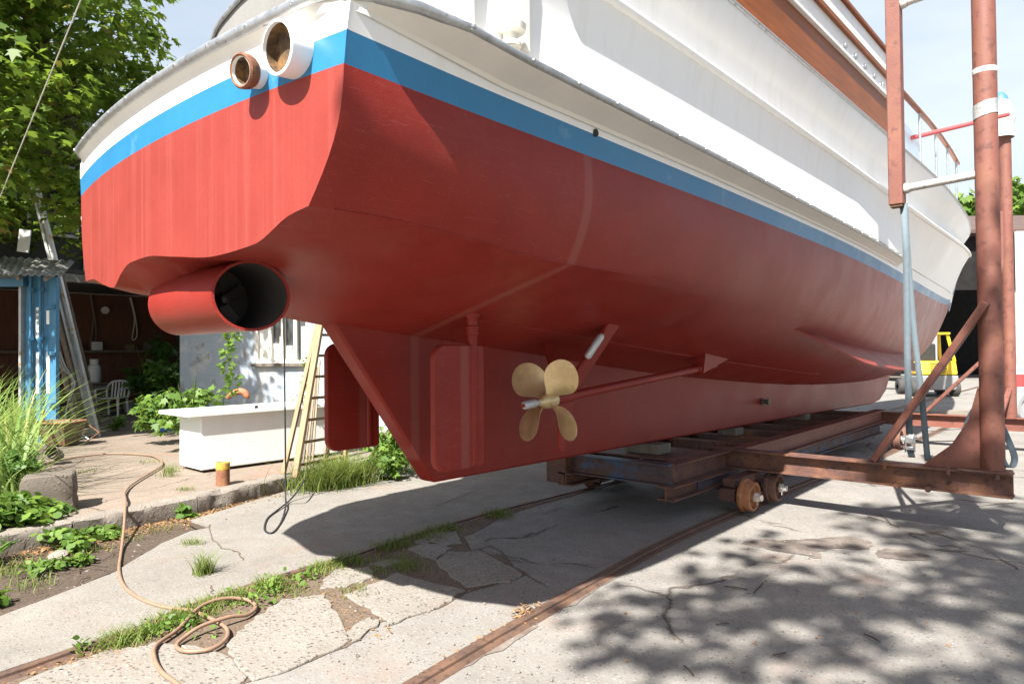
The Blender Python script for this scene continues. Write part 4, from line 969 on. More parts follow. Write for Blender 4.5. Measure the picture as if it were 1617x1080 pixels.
q = MB(); q.lathe(dr0, (0, 0, 1), [(.0, .0), (.28, .0), (.29, .02), (.28, .04), (.28, .28), (.292, .30), (.28, .32), (.28, .56), (.292, .58), (.28, .60), (.28, .86), (.29, .88), (.28, .89), (.27, .87), (.0, .87)], 28); q.build('drum_shell', 'green', dm)
for (u, v, lab, mt, r_, h_) in ((128, 640, 'small white bucket on the shed floor beside the leaning timbers', 'plastic', .13, .28), (206, 655, 'grey bucket beside the leg of the plastic chair', 'greymach', .14, .26)):
    b_ = T(u, v)+Vector((-1.0, .3, 0)); q = MB(); q.lathe(b_, (0, 0, 1), [(.0, .01), (r_*.8, .0), (r_, h_), (r_*1.06, h_), (r_*1.06, h_-.015), (r_*.97, h_-.01), (r_*.78, .02), (.0, .02)], 20); tag(q.build('bucket', mt, None, loc=b_), lab, 'bucket')
for k, (u, v0, v1) in enumerate(((140, 455, 540), (205, 470, 535))):
    a = P(u, v0, x=-16.95); b = P(u+4, v1, x=-16.93); q = MB(); q.tube(spline([a, a.lerp(b, .5)+Vector((.02, .08, 0)), b, b+Vector((0, .12, .10)), a.lerp(b, .45)+Vector((.02, .10, 0)), a+Vector((.01, .02, 0))], 6), .018, 6); tag(q.build('hanging_rope', ('greywood', 'cloth')[k], None, loc=a), ('brown rope loop hanging on the plank wall above the gas bottle', 'pale rope loop hanging on the plank wall right of the lamp')[k], 'rope')
# gas bottle on a crate
g0 = P(149, 604, d=17.0); gz = thing('gas_bottle', 'pale grey gas bottle standing behind the plastic chair', 'gas bottle', g0)
q = MB(); q.lathe(g0, (0, 0, 1), [(.0, 0), (.13, .0), (.15, .03), (.15, .36), (.13, .43), (.06, .47), (.0, .47)], 24); q.build('bottle_body', 'plastic', gz)
q = MB(); q.lathe(g0, (0, 0, 1), [(.095, .43), (.10, .58), (.095, .58), (.09, .43)], 18); q.tube([g0+Vector((0, 0, .46)), g0+Vector((0, 0, .54))], .025, 10); q.build('collar', 'plastic', gz)
cb_ = thing('crate', 'dark wooden crate carrying the gas bottle', 'crate', Vector((g0.x, g0.y, tz)))
q = MB()
for k in range(5):
    z = tz+.02+k*(g0.z-tz-.05)/5
    for s_ in (-1, 1): q.box((g0.x+.24*s_, g0.y, z+.06), (.02, .50, .10)); q.box((g0.x, g0.y+.24*s_, z+.06), (.46, .02, .10))
q.box((g0.x, g0.y, g0.z-.015), (.52, .52, .028)); q.build('slats', 'greywood', cb_)
# bits on the shed wall / floor
c = T(262, 680); q = MB(); clump_pts = []
rows = []
for i in range(8):
    a = i/7*math.pi/2; rows.append([c+fx*(.22*math.cos(a)*math.cos(k*.449)*(1+.25*mnoise.noise(Vector((k, i*.7, 1)))))+fy*(.2*math.cos(a)*math.sin(k*.449))+Vector((0, 0, .24*math.sin(a)*(1+.3*mnoise.noise(Vector((k*.8, i, 4)))))) for k in range(15)])
q.grid(rows); tag(q.build('tarpaulin_bundle', 'tarpblue', None, loc=c), 'crumpled blue tarpaulin bundle on the ground beside the white box', 'tarpaulin')
c = P(372, 628, z=.935); q = MB()
pts = [c+fx*(-.13)+Vector((0, 0, .0)), c+fx*(-.05)+Vector((0, 0, .06)), c+fx*.06+Vector((0, 0, .10)), c+fx*.14+Vector((0, 0, .08)), c+fx*.18+Vector((0, 0, .02)), c+fx*.17+Vector((0, 0, -.0))]
q.tube(spline(pts, 5), [.035+.018*math.sin(math.pi*i/25) for i in range(26)], 12); tag(q.build('clay_bend', 'terracotta', None, loc=c), 'terracotta pipe bend lying on the white box lid', 'pipe bend')

# wooden step ladder
l0 = T(466, 754); l1 = P(543, 737, z=tz); topz = P(508, 513, d=(l0-CAM).dot(FW)+.35).z
sl = thing('step_ladder', 'pale wooden step ladder standing between the white box and the port rudder', 'ladder', (l0+l1)/2)
tL = P(508, 500, d=(l0-CAM).dot(FW)+.55); dirL = (l1-l0); tR = tL+dirL*.62
for a, b in ((l0, tL), (l1, tR)):
    q = MB(); q.beam(a, b, .045, .085, dirL.cross(Vector((0, 0, 1)))); q.build('stile', 'ladder', sl, bevel=.006)
for i in range(7):
    k = .07+.135*i; q = MB(); q.tube([l0.lerp(tL, k), l1.lerp(tR, k)], .018, 10); q.build('rung', 'ladder', sl)
bk0 = Vector((-dirL.y, dirL.x, 0)).normalized(); bk0 = bk0 if bk0.x < 0 else -bk0
for a, b in ((l0+dirL*.1+bk0*.28, tL+bk0*.06+dirL*.02), (l1-dirL*.05+bk0*.28, tR+bk0*.06)):
    q = MB(); q.beam(a, b, .035, .06, dirL.cross(Vector((0, 0, 1)))); q.build('rear_leg', 'ladder', sl, bevel=.005)
q = MB(); q.tube([(l0+bk0*.28).lerp(tL, .75)+dirL*.1, l0.lerp(tL, .78)], .02, 8); q.build('spreader', 'ladder', sl)
# sticks leaning behind the ladder
for i in range(4):
    a = P(478+i*5, 735, z=tz); b = P(496+i*3, 600-10*i, d=(a-CAM).dot(FW)+.3); q = MB(); q.beam(a, b, .02, .03, fy); tag(q.build('stick', 'ladder' if i % 2 else 'greywood', None, loc=a), 'thin wooden stick leaning behind the step ladder', 'stick', 'sticks behind the step ladder')

# ================================================================== BUILDINGS, LEFT
wa_, wb_ = P(284, 560, d=13.4), P(700, 560, d=12.4); wa_.z = wb_.z = 0
uw = (wb_-wa_).normalized(); nw = Vector((uw.y, -uw.x, 0)); nw = nw if nw.dot(CAM-wa_) > 0 else -nw; lw = (wb_-wa_).length
wh = thing('block_workshop', 'low blue white painted block workshop behind the white box', 'building', wa_+Vector((0, 0, tz)))
def W2(u, v):                                      # point of the facade seen at a place of the photo
    r = P(u, v, d=1)-CAM; t_ = (wa_-CAM).dot(nw)/r.dot(nw); p = CAM+r*t_; return (p-wa_).dot(uw), p.z
def wbox(q, s0, s1, z0_, z1_, o0, o1):
    q.prism([wa_+uw*a+nw*o0+Vector((0, 0, b)) for a, b in ((s0, z0_), (s1, z0_), (s1, z1_), (s0, z1_))], nw*(o1-o0))
s0_, zs_ = W2(405, 574); s1_, _z = W2(486, 574); zt_ = zs_+1.0
q = MB(); wbox(q, 0, s0_, 0, 3.0, -.2, 0); wbox(q, s1_, lw, 0, 3.0, -.2, 0); wbox(q, s0_, s1_, 0, zs_, -.2, 0); wbox(q, s0_, s1_, zt_, 3.0, -.2, 0); wbox(q, 0, .2, 0, 3.0, -5, -.2); wbox(q, lw-.2, lw, 0, 3.0, -5, -.2)
bwall = q.build('wall', M['block'], wh, smooth=False)
q = MB(); wbox(q, -.1, lw+.1, 3.002, 3.12, -5.1, .25); q.build('roof', 'tin', wh)
q = MB(); wbox(q, s0_+.02, s1_-.02, zs_+.02, zt_-.02, -.09, -.07); win = q.build('window', 'glass', wh)
q = MB()
for i in range(5):
    s_ = s0_+(s1_-s0_)*(0, .27, .52, .76, 1)[i]; wbox(q, s_-.032, s_+.032, zs_+.062, zt_, -.10, .012)
wbox(q, s0_, s1_, zs_, zs_+.06, -.10, .015); q.build('window_frame', 'cream', win, bevel=.004)
q = MB(); wbox(q, s0_-.06, s1_+.1, zs_-.06, zs_-.004, .002, .09); q.build('window_sill', 'greywood', win, bevel=.006)
q = MB()
for a, w_, h_ in ((.12, .20, .95), (.36, .10, .35), (.45, .06, .5), (.62, .12, .3), (.9, .1, .7)):
    s_ = s0_+(s1_-s0_)*a; wbox(q, s_-w_/2, s_+w_/2, zs_+.065, zs_+.065+h_*.9, -.066, -.05)
q.build('window_blind', 'cream', win, smooth=False)
# open shed
sh = thing('open_shed', 'dark open fronted shed with reddish plank back wall', 'shed', (-14, 4, tz))
q = MB(); q.bb((-17.2, -4, 0), (-17.0, 8.6, 3.3)); q.build('plank_wall', 'plank', sh)
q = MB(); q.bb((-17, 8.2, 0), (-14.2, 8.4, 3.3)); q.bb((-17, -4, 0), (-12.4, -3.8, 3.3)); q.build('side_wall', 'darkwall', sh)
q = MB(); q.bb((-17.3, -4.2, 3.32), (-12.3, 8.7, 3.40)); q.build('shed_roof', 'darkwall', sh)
q = MB(); q.bb((-12.42, -4, 3.14), (-12.30, 8.4, 3.31)); q.build('gutter_beam', 'tin', sh, bevel=.01)
q = MB(); q.bb((-16.95, 3, 1.72), (-16.7, 8.1, 1.78)); q.build('shelf', 'greywood', sh)
for i, y in enumerate((5.6, 6.1, 6.9, 7.4)):
    q = MB(); q.bb((-16.9, y-.12, 1.785), (-16.72, y+.12, 1.95+.06*(i % 2))); tag(q.build('shelf_box', ['greywood', 'plastic', 'olive', 'greywood'][i], None, bevel=.01, loc=(-16.8, y, 1.79)), ['grey box, leftmost on the shed wall shelf', 'pale plastic box on the shed wall shelf', 'olive tin on the shed wall shelf', 'grey box on the shed wall shelf, nearest the creeper'][i], 'box')
q = MB(); c = P(166, 488, x=-16.9); q.lathe(c, (1, -.3, -.3), [(.03, 0), (.05, .05), (.09, .12), (.10, .16), (.0, .14)], 16); tag(q.build('flood_lamp', 'cloth', None, loc=c), 'small round lamp high on the shed back wall', 'lamp')
# corrugated awning roof at the far left
aw2 = thing('awning_roof', 'grey corrugated awning roof over the blue container door', 'roof', P(50, 425, d=11.6))
q = MB(); A, B = [], []
e0, e1 = P(-60, 402, d=11.9), P(118, 412, d=11.9); g0_, g1_ = P(-60, 432, d=11.0), P(96, 436, d=11.0)
for i in range(80):
    k = i/79; o = Vector((0, 0, .016*math.sin(i*1.1))); A.append(e0.lerp(e1, k)+o); B.append(g0_.lerp(g1_, k)+o)
q.grid([A, B]); q.build('sheet', 'tin', aw2, solid=.006)
for k in (.25, .62, .9): q = MB(); q.beam(e0.lerp(e1, k)-Vector((0, 0, .06)), g0_.lerp(g1_, k-.06)-Vector((0, 0, .06)), .05, .06); q.build('rafter', 'greywood', aw2)
q = MB(); q.beam(P(-60, 447, d=11.5), P(40, 446, d=11.5), .10, .14); q.build('lintel', 'contblue', aw2, bevel=.006)
# dark upper storey
uph = thing('upper_house', 'dark boarded house with windows, mostly behind the maple tree', 'house', (-14, 0, 3.4))
q = MB(); q.bb((-16, -6, 3.42), (-13.0, 4.98, 7.6)); q.build('wall', 'darkwall', uph)
for y in (4.15, 2.4, .4):
    q = MB(); q.bb((-12.99, y-.4, 4.2), (-12.97, y+.4, 5.6)); wn = q.build('window', 'glass', uph)
    q = MB(); q.bb((-12.985, y-.46, 4.14), (-12.93, y-.4, 5.66)); q.bb((-12.985, y+.4, 4.14), (-12.93, y+.46, 5.66)); q.bb((-12.985, y-.4, 4.14), (-12.93, y+.4, 4.2)); q.bb((-12.985, y-.4, 5.6), (-12.93, y+.4, 5.66)); q.build('window_frame', 'cream', wn)
q = MB(); ys2 = [4.70+.03*i for i in range(9)]; q.grid([[(-12.95-.02*(i % 2), y, 3.45) for i, y in enumerate(ys2)], [(-12.95-.02*(i % 2), y, 7.4) for i, y in enumerate(ys2)]]); q.build('corner_sheet', 'plastic', uph, solid=.004, smooth=False)
q = MB(); q.bb((-16.3, -6.2, 7.602), (-12.6, 5.15, 7.75)); q.build('roof', 'tile', uph)
c = P(36, 372, d=12.3); q = MB(); q.beam(c+Vector((0, 0, -.30)), c+Vector((.05, .03, .10)), .20, .03, fy); tag(q.build('white_panel', 'plastic', None, loc=c), 'white panel stacked on the awning roof under the maple leaves', 'panel')
# another boat far behind the stern
ob = thing('small_boat', 'white and blue boat end just showing behind the stern', 'boat', P(132, 400, d=11))
c = P(134, 342, d=9.6); q = MB()
for i, (m__, z0_, z1_, w0_, w1_) in enumerate((('white', -.12, .0, .115, .125), ('blue', -.22, -.122, .105, .115), ('dark', -.30, -.222, .09, .105))):
    q = MB(); q.prism([c+fx*(-.06)+Vector((0, 0, z1_)), c+fx*(.2)+Vector((0, 0, z1_)), c+fx*.2+Vector((0, 0, z0_)), c+fx*(-.06+.02*i+.01)+Vector((0, 0, z0_))], fy*.6); q.build(('topsides', 'blue_band', 'bottom')[i], m__, ob, bevel=.01)

# ================================================================== FAR RIGHT
def fwd(u, d, z): p = P(u, 550, d=d); return Vector((p.x, p.y, z))
fk = thing('forklift', 'yellow and grey forklift seen from behind, parked beyond the bow', 'forklift', fwd(1480, 22.5, 0))
F0 = fwd(1480, 22.5, 0)
fr_ = Vector((.86, .51, 0)); fd_ = Vector((-.51, .86, 0))
W = lambda a, b, z: F0+fr_*a+fd_*b+Vector((0, 0, z))
rotF = Matrix((fr_, fd_, Vector((0, 0, 1)))).transposed()
q = MB(); q.prism([W(-.62, 0, .72), W(.62, 0, .72), W(.62, .15, 1.18), W(-.62, .15, 1.18)], fd_*1.0); q.build('engine_cover', 'yellow', fk, bevel=.06)
q = MB()
for i in range(6): q.box(W(.05, .025+.019*i, .80+.06*i), (.50, .04, .022), rotF)
q.build('grille', 'dark', fk)
q = MB(); q.prism([W(-.58, .05, .22), W(.58, .05, .22), W(.62, -.02, .70), W(-.62, -.02, .70)], fd_*1.6); q.build('counterweight', 'greymach', fk, bevel=.04)
for s_ in (-1, 1):
    for b in (.35, 1.55):
        c = W(s_*.62, b, .27); q = MB(); q.lathe(c-fr_*.11, fr_, [(.10, 0), (.24, 0), (.27, .03), (.27, .19), (.24, .22), (.13, .22), (.12, .17), (.0, .17)], 26); wo = q.build('tyre', 'tyre', fk)
    q = MB(); q.beam(W(s_*.55, 1.25, 1.18), W(s_*.50, 1.2, 2.05), .07, .07); q.build('roof_pillar', 'yellow', fk); q = MB(); q.beam(W(s_*.58, .2, 1.16), W(s_*.50, .5, 2.05), .07, .07); q.build('roof_pillar', 'yellow', fk)
q = MB(); q.box(W(0, .85, 2.09), (1.1, .95, .07), rotF); q.build('overhead_guard', 'yellow', fk, bevel=.02)
q = MB(); q.box(W(-.05, .7, 1.45), (.5, .12, .6), rotF); q.build('seat', 'black', fk, bevel=.05)
q = MB(); q.lathe(W(.2, .6, 2.126), (0, 0, 1), [(.07, 0), (.07, .09), (.05, .12), (.0, .13)], 14); q.build('beacon', 'terracotta', fk)
for s_ in (-.3, .3): q = MB(); q.beam(W(s_, 1.75, .2), W(s_, 1.75, 2.2), .10, .08); q.build('mast', 'dark', fk)
# dark hall
hx = thing('dark_hall', 'dark open boat hall with brown tiled roof beyond the bow', 'building', fwd(1560, 34, 0))
hA, hB = fwd(1425, 33, 0), fwd(1760, 33, 0); u2 = (hB-hA).normalized(); n2 = Vector((-u2.y, u2.x, 0)); n2 = n2 if n2.dot(hA-CAM) > 0 else -n2; LN = (hB-hA).length
def HB(a, b, z): return hA+u2*a+n2*b+Vector((0, 0, z))
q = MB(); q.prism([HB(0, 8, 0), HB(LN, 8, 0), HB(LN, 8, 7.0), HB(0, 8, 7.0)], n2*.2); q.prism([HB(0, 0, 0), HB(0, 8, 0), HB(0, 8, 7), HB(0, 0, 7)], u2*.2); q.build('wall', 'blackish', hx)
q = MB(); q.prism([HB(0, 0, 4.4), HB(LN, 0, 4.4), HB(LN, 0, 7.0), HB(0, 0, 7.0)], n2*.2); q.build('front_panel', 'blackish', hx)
q = MB(); q.prism([HB(-.5, -.6, 7.05), HB(LN, -.6, 7.05), HB(LN, 4, 8.6), HB(-.5, 4, 8.6)], Vector((0, 0, .15))); q.prism([HB(-.5, 4, 8.6), HB(LN, 4, 8.6), HB(LN, 8.6, 7.05), HB(-.5, 8.6, 7.05)], Vector((0, 0, .15))); q.build('roof', 'tile', hx)
for a in (1.5, 5.5, 9.0):
    q = MB(); q.prism([HB(a, .1, 0), HB(a+.25, .1, 0), HB(a+.25, .1, 4.4), HB(a, .1, 4.4)], n2*.2); q.build('hall_post', 'greymach', hx)
q = MB(); c = fwd(1622, 20, 0); q.prism([c+r0*(-.25), c+r0*.6, c+r0*.6+Vector((0, 0, 5.0)), c+r0*(-.25)+Vector((0, 0, 5.0))], f0*.06); tag(q.build('white_door', 'boxwhite', None, loc=c), 'tall white door leaf at the right edge behind the far post', 'door')
# white hull on trestles and a small car at the right
cx_ = fwd(1590, 17, .0); kb_ = thing('small_white_boat', 'small white boat with red band on the ground behind the far post', 'boat', cx_)
q = MB(); rows = []
for i in range(13):
    k = i/12; wv = .32*math.sin(math.pi*min(1, k*.9+.06))**.6
    rows.append([cx_+r0*(-.5+1.6*k)+Vector((0, 0, .95))+f0*(-wv), cx_+r0*(-.5+1.6*k)+Vector((0, 0, 1.12+.06*abs(k-.5)))+f0*(-wv*1.1), cx_+r0*(-.5+1.6*k)+Vector((0, 0, 1.16+.06*abs(k-.5))), cx_+r0*(-.5+1.6*k)+Vector((0, 0, 1.12+.06*abs(k-.5)))+f0*(wv*1.1), cx_+r0*(-.5+1.6*k)+Vector((0, 0, .95))+f0*wv])
q.grid(rows); q.build('deck_shell', 'white', kb_)
q = MB(); q.grid([[r[0]-Vector((0, 0, .004)), r[0]+f0*.12-Vector((0, 0, .32)), r[4]-f0*.12-Vector((0, 0, .32)), r[4]-Vector((0, 0, .004))] for r in rows]); q.build('red_bottom', 'pinkred', kb_)
for k in (2, 9):
    q = MB(); c = rows[k][2]; q.beam(Vector((c.x, c.y, 0)), Vector((c.x, c.y, .66)), .10, .10); q.build('trestle', 'greywood', kb_)
c = fwd(1614, 15, .30); q = MB(); q.lathe(c, -f0+r0*.3, [(.0, -.1), (.30, -.1), (.32, -.06), (.32, .06), (.29, .1), (.18, .09), (.17, .05), (.0, .05)], 26); tag(q.build('spare_wheel', 'greymach', None, loc=c), 'grey wheel with black tyre standing at the right edge', 'wheel')
q = MB(); c = fwd(1416, 27, 0)
for a in (-.7, .1): q.box(c+r0*a+Vector((0, 0, .45)), (.08, .08, .9))
q.box(c-r0*.3+Vector((0, 0, .93)), (1.2, .6, .06)); q.box(c-r0*.3+Vector((0, 0, .5)), (.9, .5, .05)); tag(q.build('work_bench', 'greywood', None, loc=c), 'grey work bench in the shade beyond the keel', 'bench')
q = MB(); q.beam(fwd(1380, 16.5, .05), fwd(1640, 16.5, .05), .30, .10); tag(q.build('concrete_sleeper', 'kerb', None, loc=fwd(1500, 16.5, 0)), 'long low concrete sleeper on the ground beyond the far outrigger', 'sleeper')
# ================================================================== PLANTS
def tree(label, base, top, cc, rad, nclump, per, size, matn, seed, group=None, lean=None, clumpr=(.55, .95), keep=None, shape=MAPLE, extra=()):
    rng = random.Random(seed); base, top, cc = Vector(base), Vector(top), Vector(cc)
    t_ = thing('maple_tree' if shape is MAPLE else 'leafy_tree', label, 'tree', base, group)
    q = MB(); mid = base.lerp(top, .5)+Vector((rng.uniform(-.2, .2), rng.uniform(-.2, .2), 0))
    q.tube(spline([base, mid, top], 5), [.24-.015*i for i in range(11)], 12)
    for i in range(9):
        a = rng.uniform(0, 6.28); e = cc+Vector((math.cos(a)*rad[0]*.7, math.sin(a)*rad[1]*.7, rng.uniform(-.5, .6)*rad[2])); s_ = base.lerp(top, rng.uniform(.55, 1))
        if keep and not keep(e): continue
        q.tube(spline([s_, s_.lerp(e, .5)+Vector((0, 0, .25)), e], 4), [.09, .08, .07, .06, .05, .04, .03, .02, .012], 7)
    q.build('trunk', 'bark', t_)
    q = MB(); n = 0; tries = 0
    while n < nclump and tries < nclump*20:
        tries += 1
        d = Vector((rng.gauss(0, 1), rng.gauss(0, 1), rng.gauss(0, 1))).normalized(); rr = rng.uniform(.35, 1)**.6
        c = cc+Vector((d.x*rad[0], d.y*rad[1], d.z*rad[2]))*rr
        if keep and not keep(c): continue
        r_ = rng.uniform(*clumpr); clump(q, c, (r_, r_, r_*.5), per, size, shape, rng, .5, .5); n += 1
    for c, r_ in extra: clump(q, c, (r_, r_, r_*.5), per, size, shape, rng, .5, .5)
    q.build('crown', matn, t_); return t_
tree('large green maple tree hanging over the shed at the left edge', (-11.6, 1.4, tz), (-11.0, 2.4, 6.5), (-10.9, 2.75, 6.7), (3.6, 3.2, 3.9), 270, 95, .17, 'maple', 11, clumpr=(.5, .95), keep=lambda c: ((c-ft)-dn*(c-ft).dot(dn)).length > 1.15 or c.z > 5.6 or (c-CAM).dot(FW) > 13.2)
# tree behind the photographer: its shade dapples the concrete at the right
SH = S/S.z
def shade_ok(c):
    g = c-SH*c.z         # where this clump's shadow meets the ground
    if not (1.0 < g.x < 9): return False
    if c.y > .8 or c.z < 5.6 or (c.y > -1.2 and c.z < 6.6): return False
    hz = c-SH*(c.z-2.5)
    return hz.x > 2.15 and 1.05 < g.x < 6 and g.y > 2.4 and not (g.x < 1.9 and g.y > 5.6)
tree('leafy tree standing behind the photographer, shading the concrete', (6.6, -6.0, 0), (5.8, -3.6, 6.4), (4.7, -1.2, 8.8), (3.4, 3.0, 2.2), 66, 31, .22, 'shrub', 5, keep=shade_ok, clumpr=(.45, .95), extra=(((4.9, .3, 9.5), .7), ((5.2, -.3, 9.3), .8), ((4.7, .9, 9.8), .6), ((5.6, .6, 9.6), .8), ((5.0, -.9, 8.9), .7)))
def shade2(c):
    g = c-SH*c.z; hz = c-SH*(c.z-2.5)
    return hz.x > 3.0 and g.x > 3.6 and 1.5 < g.y < 14 and c.z > 5.5 and (c.y < .5 or c.x > 8.5)
tree('added, unseen second leafy tree behind the photographer, to the right', (9.5, -5.0, 0), (9.3, -2.5, 5.6), (9.0, .5, 8.0), (4.6, 5.5, 2.6), 34, 40, .26, 'shrub', 8, keep=shade2, clumpr=(.6, 1.1))  # out of view, added to cut bounce light on the hull side
for i, (u, d, zc_, r_) in enumerate(((1500, 46, 9.6, 3.0), (1560, 48, 9.0, 2.6), (1625, 44, 10.2, 3.2), (1700, 47, 11, 4))):
    c = fwd(u, d, zc_); tree(['light green tree above the hall roof, nearest the bow', 'light green tree above the hall roof between the two posts', 'light green tree above the roof at the right edge', 'light green tree beyond the right edge'][i], (c.x, c.y, 0), (c.x, c.y, zc_-.5), c, (r_, r_, r_*.8), 32, 40, .55, 'weed', 30+i, 'trees behind the hall', clumpr=(.7, 1.3))

rng = random.Random(9)
def bush(name, label, c, rad, n, size, shape, matn, seed, stems=6, cat='plant', group=None, flat_=.5):
    rg = random.Random(seed); c = Vector(c); t_ = thing(name, label, cat, c, group)
    q = MB()
    for i in range(stems):
        a = rg.uniform(0, 6.28); e = c+Vector((math.cos(a)*rad[0]*.6, math.sin(a)*rad[1]*.6, rad[2]*rg.uniform(1, 1.9)))
        q.tube(spline([c+Vector((math.cos(a)*.04, math.sin(a)*.04, 0)), c.lerp(e, .5)+Vector((0, 0, .1*rad[2])), e], 4), [.010]*8+[.004], 5)
    q.build('stems', 'weed', t_)
    q = MB(); cc = c+Vector((0, 0, rad[2]))
    for k in range(max(3, n//45)):
        d = Vector((rg.gauss(0, 1), rg.gauss(0, 1), rg.gauss(0, 1))).normalized()*rg.random()**.5
        clump(q, cc+Vector((d.x*rad[0]*.75, d.y*rad[1]*.75, d.z*rad[2]*.8)), (rad[0]*.45, rad[1]*.45, rad[2]*.35), 45, size, shape, rg, flat_, .5)
    q.build('foliage', matn, t_); return t_
bush('fig_bush', 'dark green big leaved bush climbing by the shed corner', T(240, 652), (.68, .6, 1.0), 620, .19, MAPLE, 'shrub', 1)
bush('fig_bush', 'dark big leaved bush beside the chair under the stern', P(275, 600, d=14.5)-Vector((0, 0, .9)), (.55, .6, .9), 300, .19, MAPLE, 'shrub', 21)
bush('grape_plant', 'broad leaved green plant growing behind the white box', P(300, 650, d=10.4)-Vector((0, 0, .6)), (.72, .5, .62), 420, .14, MAPLE, 'weed', 2)
bush('grape_plant', 'low yellow green plant between the chair and the white box', P(258, 652, d=11.2)-Vector((0, 0, .35)), (.55, .45, .34), 300, .12, MAPLE, 'weed', 3)
bush('low_weed', 'small weed at the foot of the aluminium ladder', T(182, 680), (.22, .2, .16), 90, .09, OVAL, 'weed', 4)
bush('leafy_weed', 'dense green weed on the kerb under the rudders', Vector((-3.40, 5.55, .02)), (.50, .62, .40), 950, .09, MAPLE, 'weed', 5)
bush('leafy_weed', 'taller leafy weed at the kerb behind the keel edge', Vector((-3.70, 6.5, .02)), (.5, .6, .48), 800, .095, MAPLE, 'weed', 6)
# vine column
vb = P(362, 640, d=9.6); vt = thing('climbing_vine', 'slender leafy vine climbing up in front of the blue white wall', 'vine', Vector((vb.x, vb.y, tz)))
vp_ = spline([Vector((vb.x, vb.y, tz)), P(352, 640, d=9.6), P(366, 600, d=9.6), P(358, 560, d=9.6), P(368, 525, d=9.6)], 6)
q = MB(); q.tube(vp_, .007, 6); q.build('stem', 'weed', vt)
q = MB()
for p in vp_[5:]:
    for _ in range(7): leaf(q, p+Vector((rng.uniform(-.10, .10), rng.uniform(-.10, .10), rng.uniform(-.05, .05))), rng.uniform(.06, .12), MAPLE, rng)
q.build('leaves', 'weed', vt)
vb = P(483, 560, d=9.3); vt = thing('climbing_vine', 'yellow green vine between the window and the step ladder', 'vine', Vector((vb.x, vb.y, tz)))
q = MB(); q.tube(spline([Vector((vb.x, vb.y, tz)), P(478, 640, d=9.3), P(484, 590, d=9.3), P(490, 560, d=9.3)], 5), .007, 6); q.build('stem', 'weed', vt)
q = MB()
for _ in range(50):
    p = P(483+rng.gauss(0, 7), rng.uniform(560, 645), d=9.3); leaf(q, p, rng.uniform(.05, .10), MAPLE, rng)
q.build('leaves', 'weed', vt)
# reeds at the left edge
rd = thing('reed_clump', 'tall bright green reeds at the left edge', 'reeds', T(0, 745))
q = MB(); rg = random.Random(2)
for i in range(760):
    c = P(rg.uniform(-130, 52), rg.uniform(700, 800), z=tz); blade(q, c, rg.uniform(.6, 1.65)*(1 if c.x < -5.6 or rg.random() < .5 else .6), rg.uniform(.4, 1.15), rg.uniform(.018, .038), rg, 6)
q.build('blades', 'reed', rd, smooth=True)
bush('ground_ivy', 'dense ivy at the foot of the stone block', P(28, 850, z=.02), (.42, .5, .20), 1100, .085, ROUND, 'weed', 12, 3)
bush('ground_ivy', 'low ivy at the left edge below the reeds', P(-30, 895, z=.02), (.4, .4, .12), 400, .07, ROUND, 'weed', 14, 3)
bush('ground_ivy', 'low green weeds along the kerb foot left of the hose', P(100, 866, z=.01), (.36, .28, .08), 340, .055, ROUND, 'weed', 15, 2)
bush('ground_ivy', 'small weeds at the kerb foot where the hose comes down', P(170, 848, z=.01), (.18, .22, .06), 130, .05, ROUND, 'weed', 16, 2)
bush('ground_ivy', 'bright leafy weed at the left edge of the soil strip', P(-5, 955, z=.01), (.16, .14, .07), 120, .06, OVAL, 'weed', 17, 2)
bush('ground_ivy', 'tallest green weeds at the left edge between reeds and soil', P(-20, 862, z=.01), (.34, .36, .26), 520, .085, OVAL, 'weed', 51, 4)
bush('ground_ivy', 'sprawling weeds in the middle of the dark soil strip', P(70, 905, z=.01), (.24, .20, .06), 180, .05, OVAL, 'weed', 61, 2)
bush('ground_ivy', 'small yellow green weed on the soil right beside the loose stone', P(128, 893, z=.01), (.12, .10, .05), 70, .05, ROUND, 'weed', 62, 2)
bush('kerb_weed', 'yellow green weed growing in a kerb joint', P(293, 818, z=.01), (.09, .09, .07), 60, .06, ROUND, 'weed', 18, 2)
bush('ground_ivy', 'dark ivy and weeds covering the top of the stone block', P(45, 745, z=.48), (.30, .22, .06), 320, .06, OVAL, 'shrub', 41, 3)
bush('leafy_weed', 'dark green weeds below the reeds at the left edge', P(-10, 800, z=.1), (.45, .4, .3), 700, .09, OVAL, 'shrub', 42, 4)
# grass stuff: clump by the kerb, tufts on pavement, band along the far rail
q = MB(); rg = random.Random(6)
for i in range(1500):
    c = Vector((-3.38+rg.gauss(0, .13), 4.68+rg.gauss(0, .24), .01)); blade(q, c, rg.uniform(.22, .55), rg.uniform(.4, 1.0), rg.uniform(.006, .011), rg)
gc = q.build('grass_clump', 'grass', None, loc=(-3.38, 4.68, .01)); tag(gc, 'dense grass clump at the kerb beside the step ladder', 'grass', kind='stuff')
q = MB()
def tuft(u, v, n, sp, h, z=.022):
    c0_ = P(u, v, z=z)
    for _ in range(n):
        c = c0_+Vector((rg.gauss(0, sp), rg.gauss(0, sp), 0)); blade(q, c, rg.uniform(.4, 1.1)*h, rg.uniform(.3, 1.0), rg.uniform(.003, .007), rg, 3)
for a in ((322, 905, 160, .035, .20), (305, 858, 90, .05, .07), (268, 745, 90, .05, .12), (265, 752, 60, .06, .2), (293, 774, 70, .05, .05), (238, 730, 60, .08, .06), (414, 722, 25, .1, .22), (380, 725, 25, .1, .2), (140, 745, 60, .1, .06), (60, 925, 70, .08, .10), (20, 905, 90, .1, .14), (150, 870, 50, .07, .08), (250, 838, 60, .09, .07), (210, 850, 40, .06, .06)): tuft(*a, z=tz if a[1] < 790 else .022)
i = 0
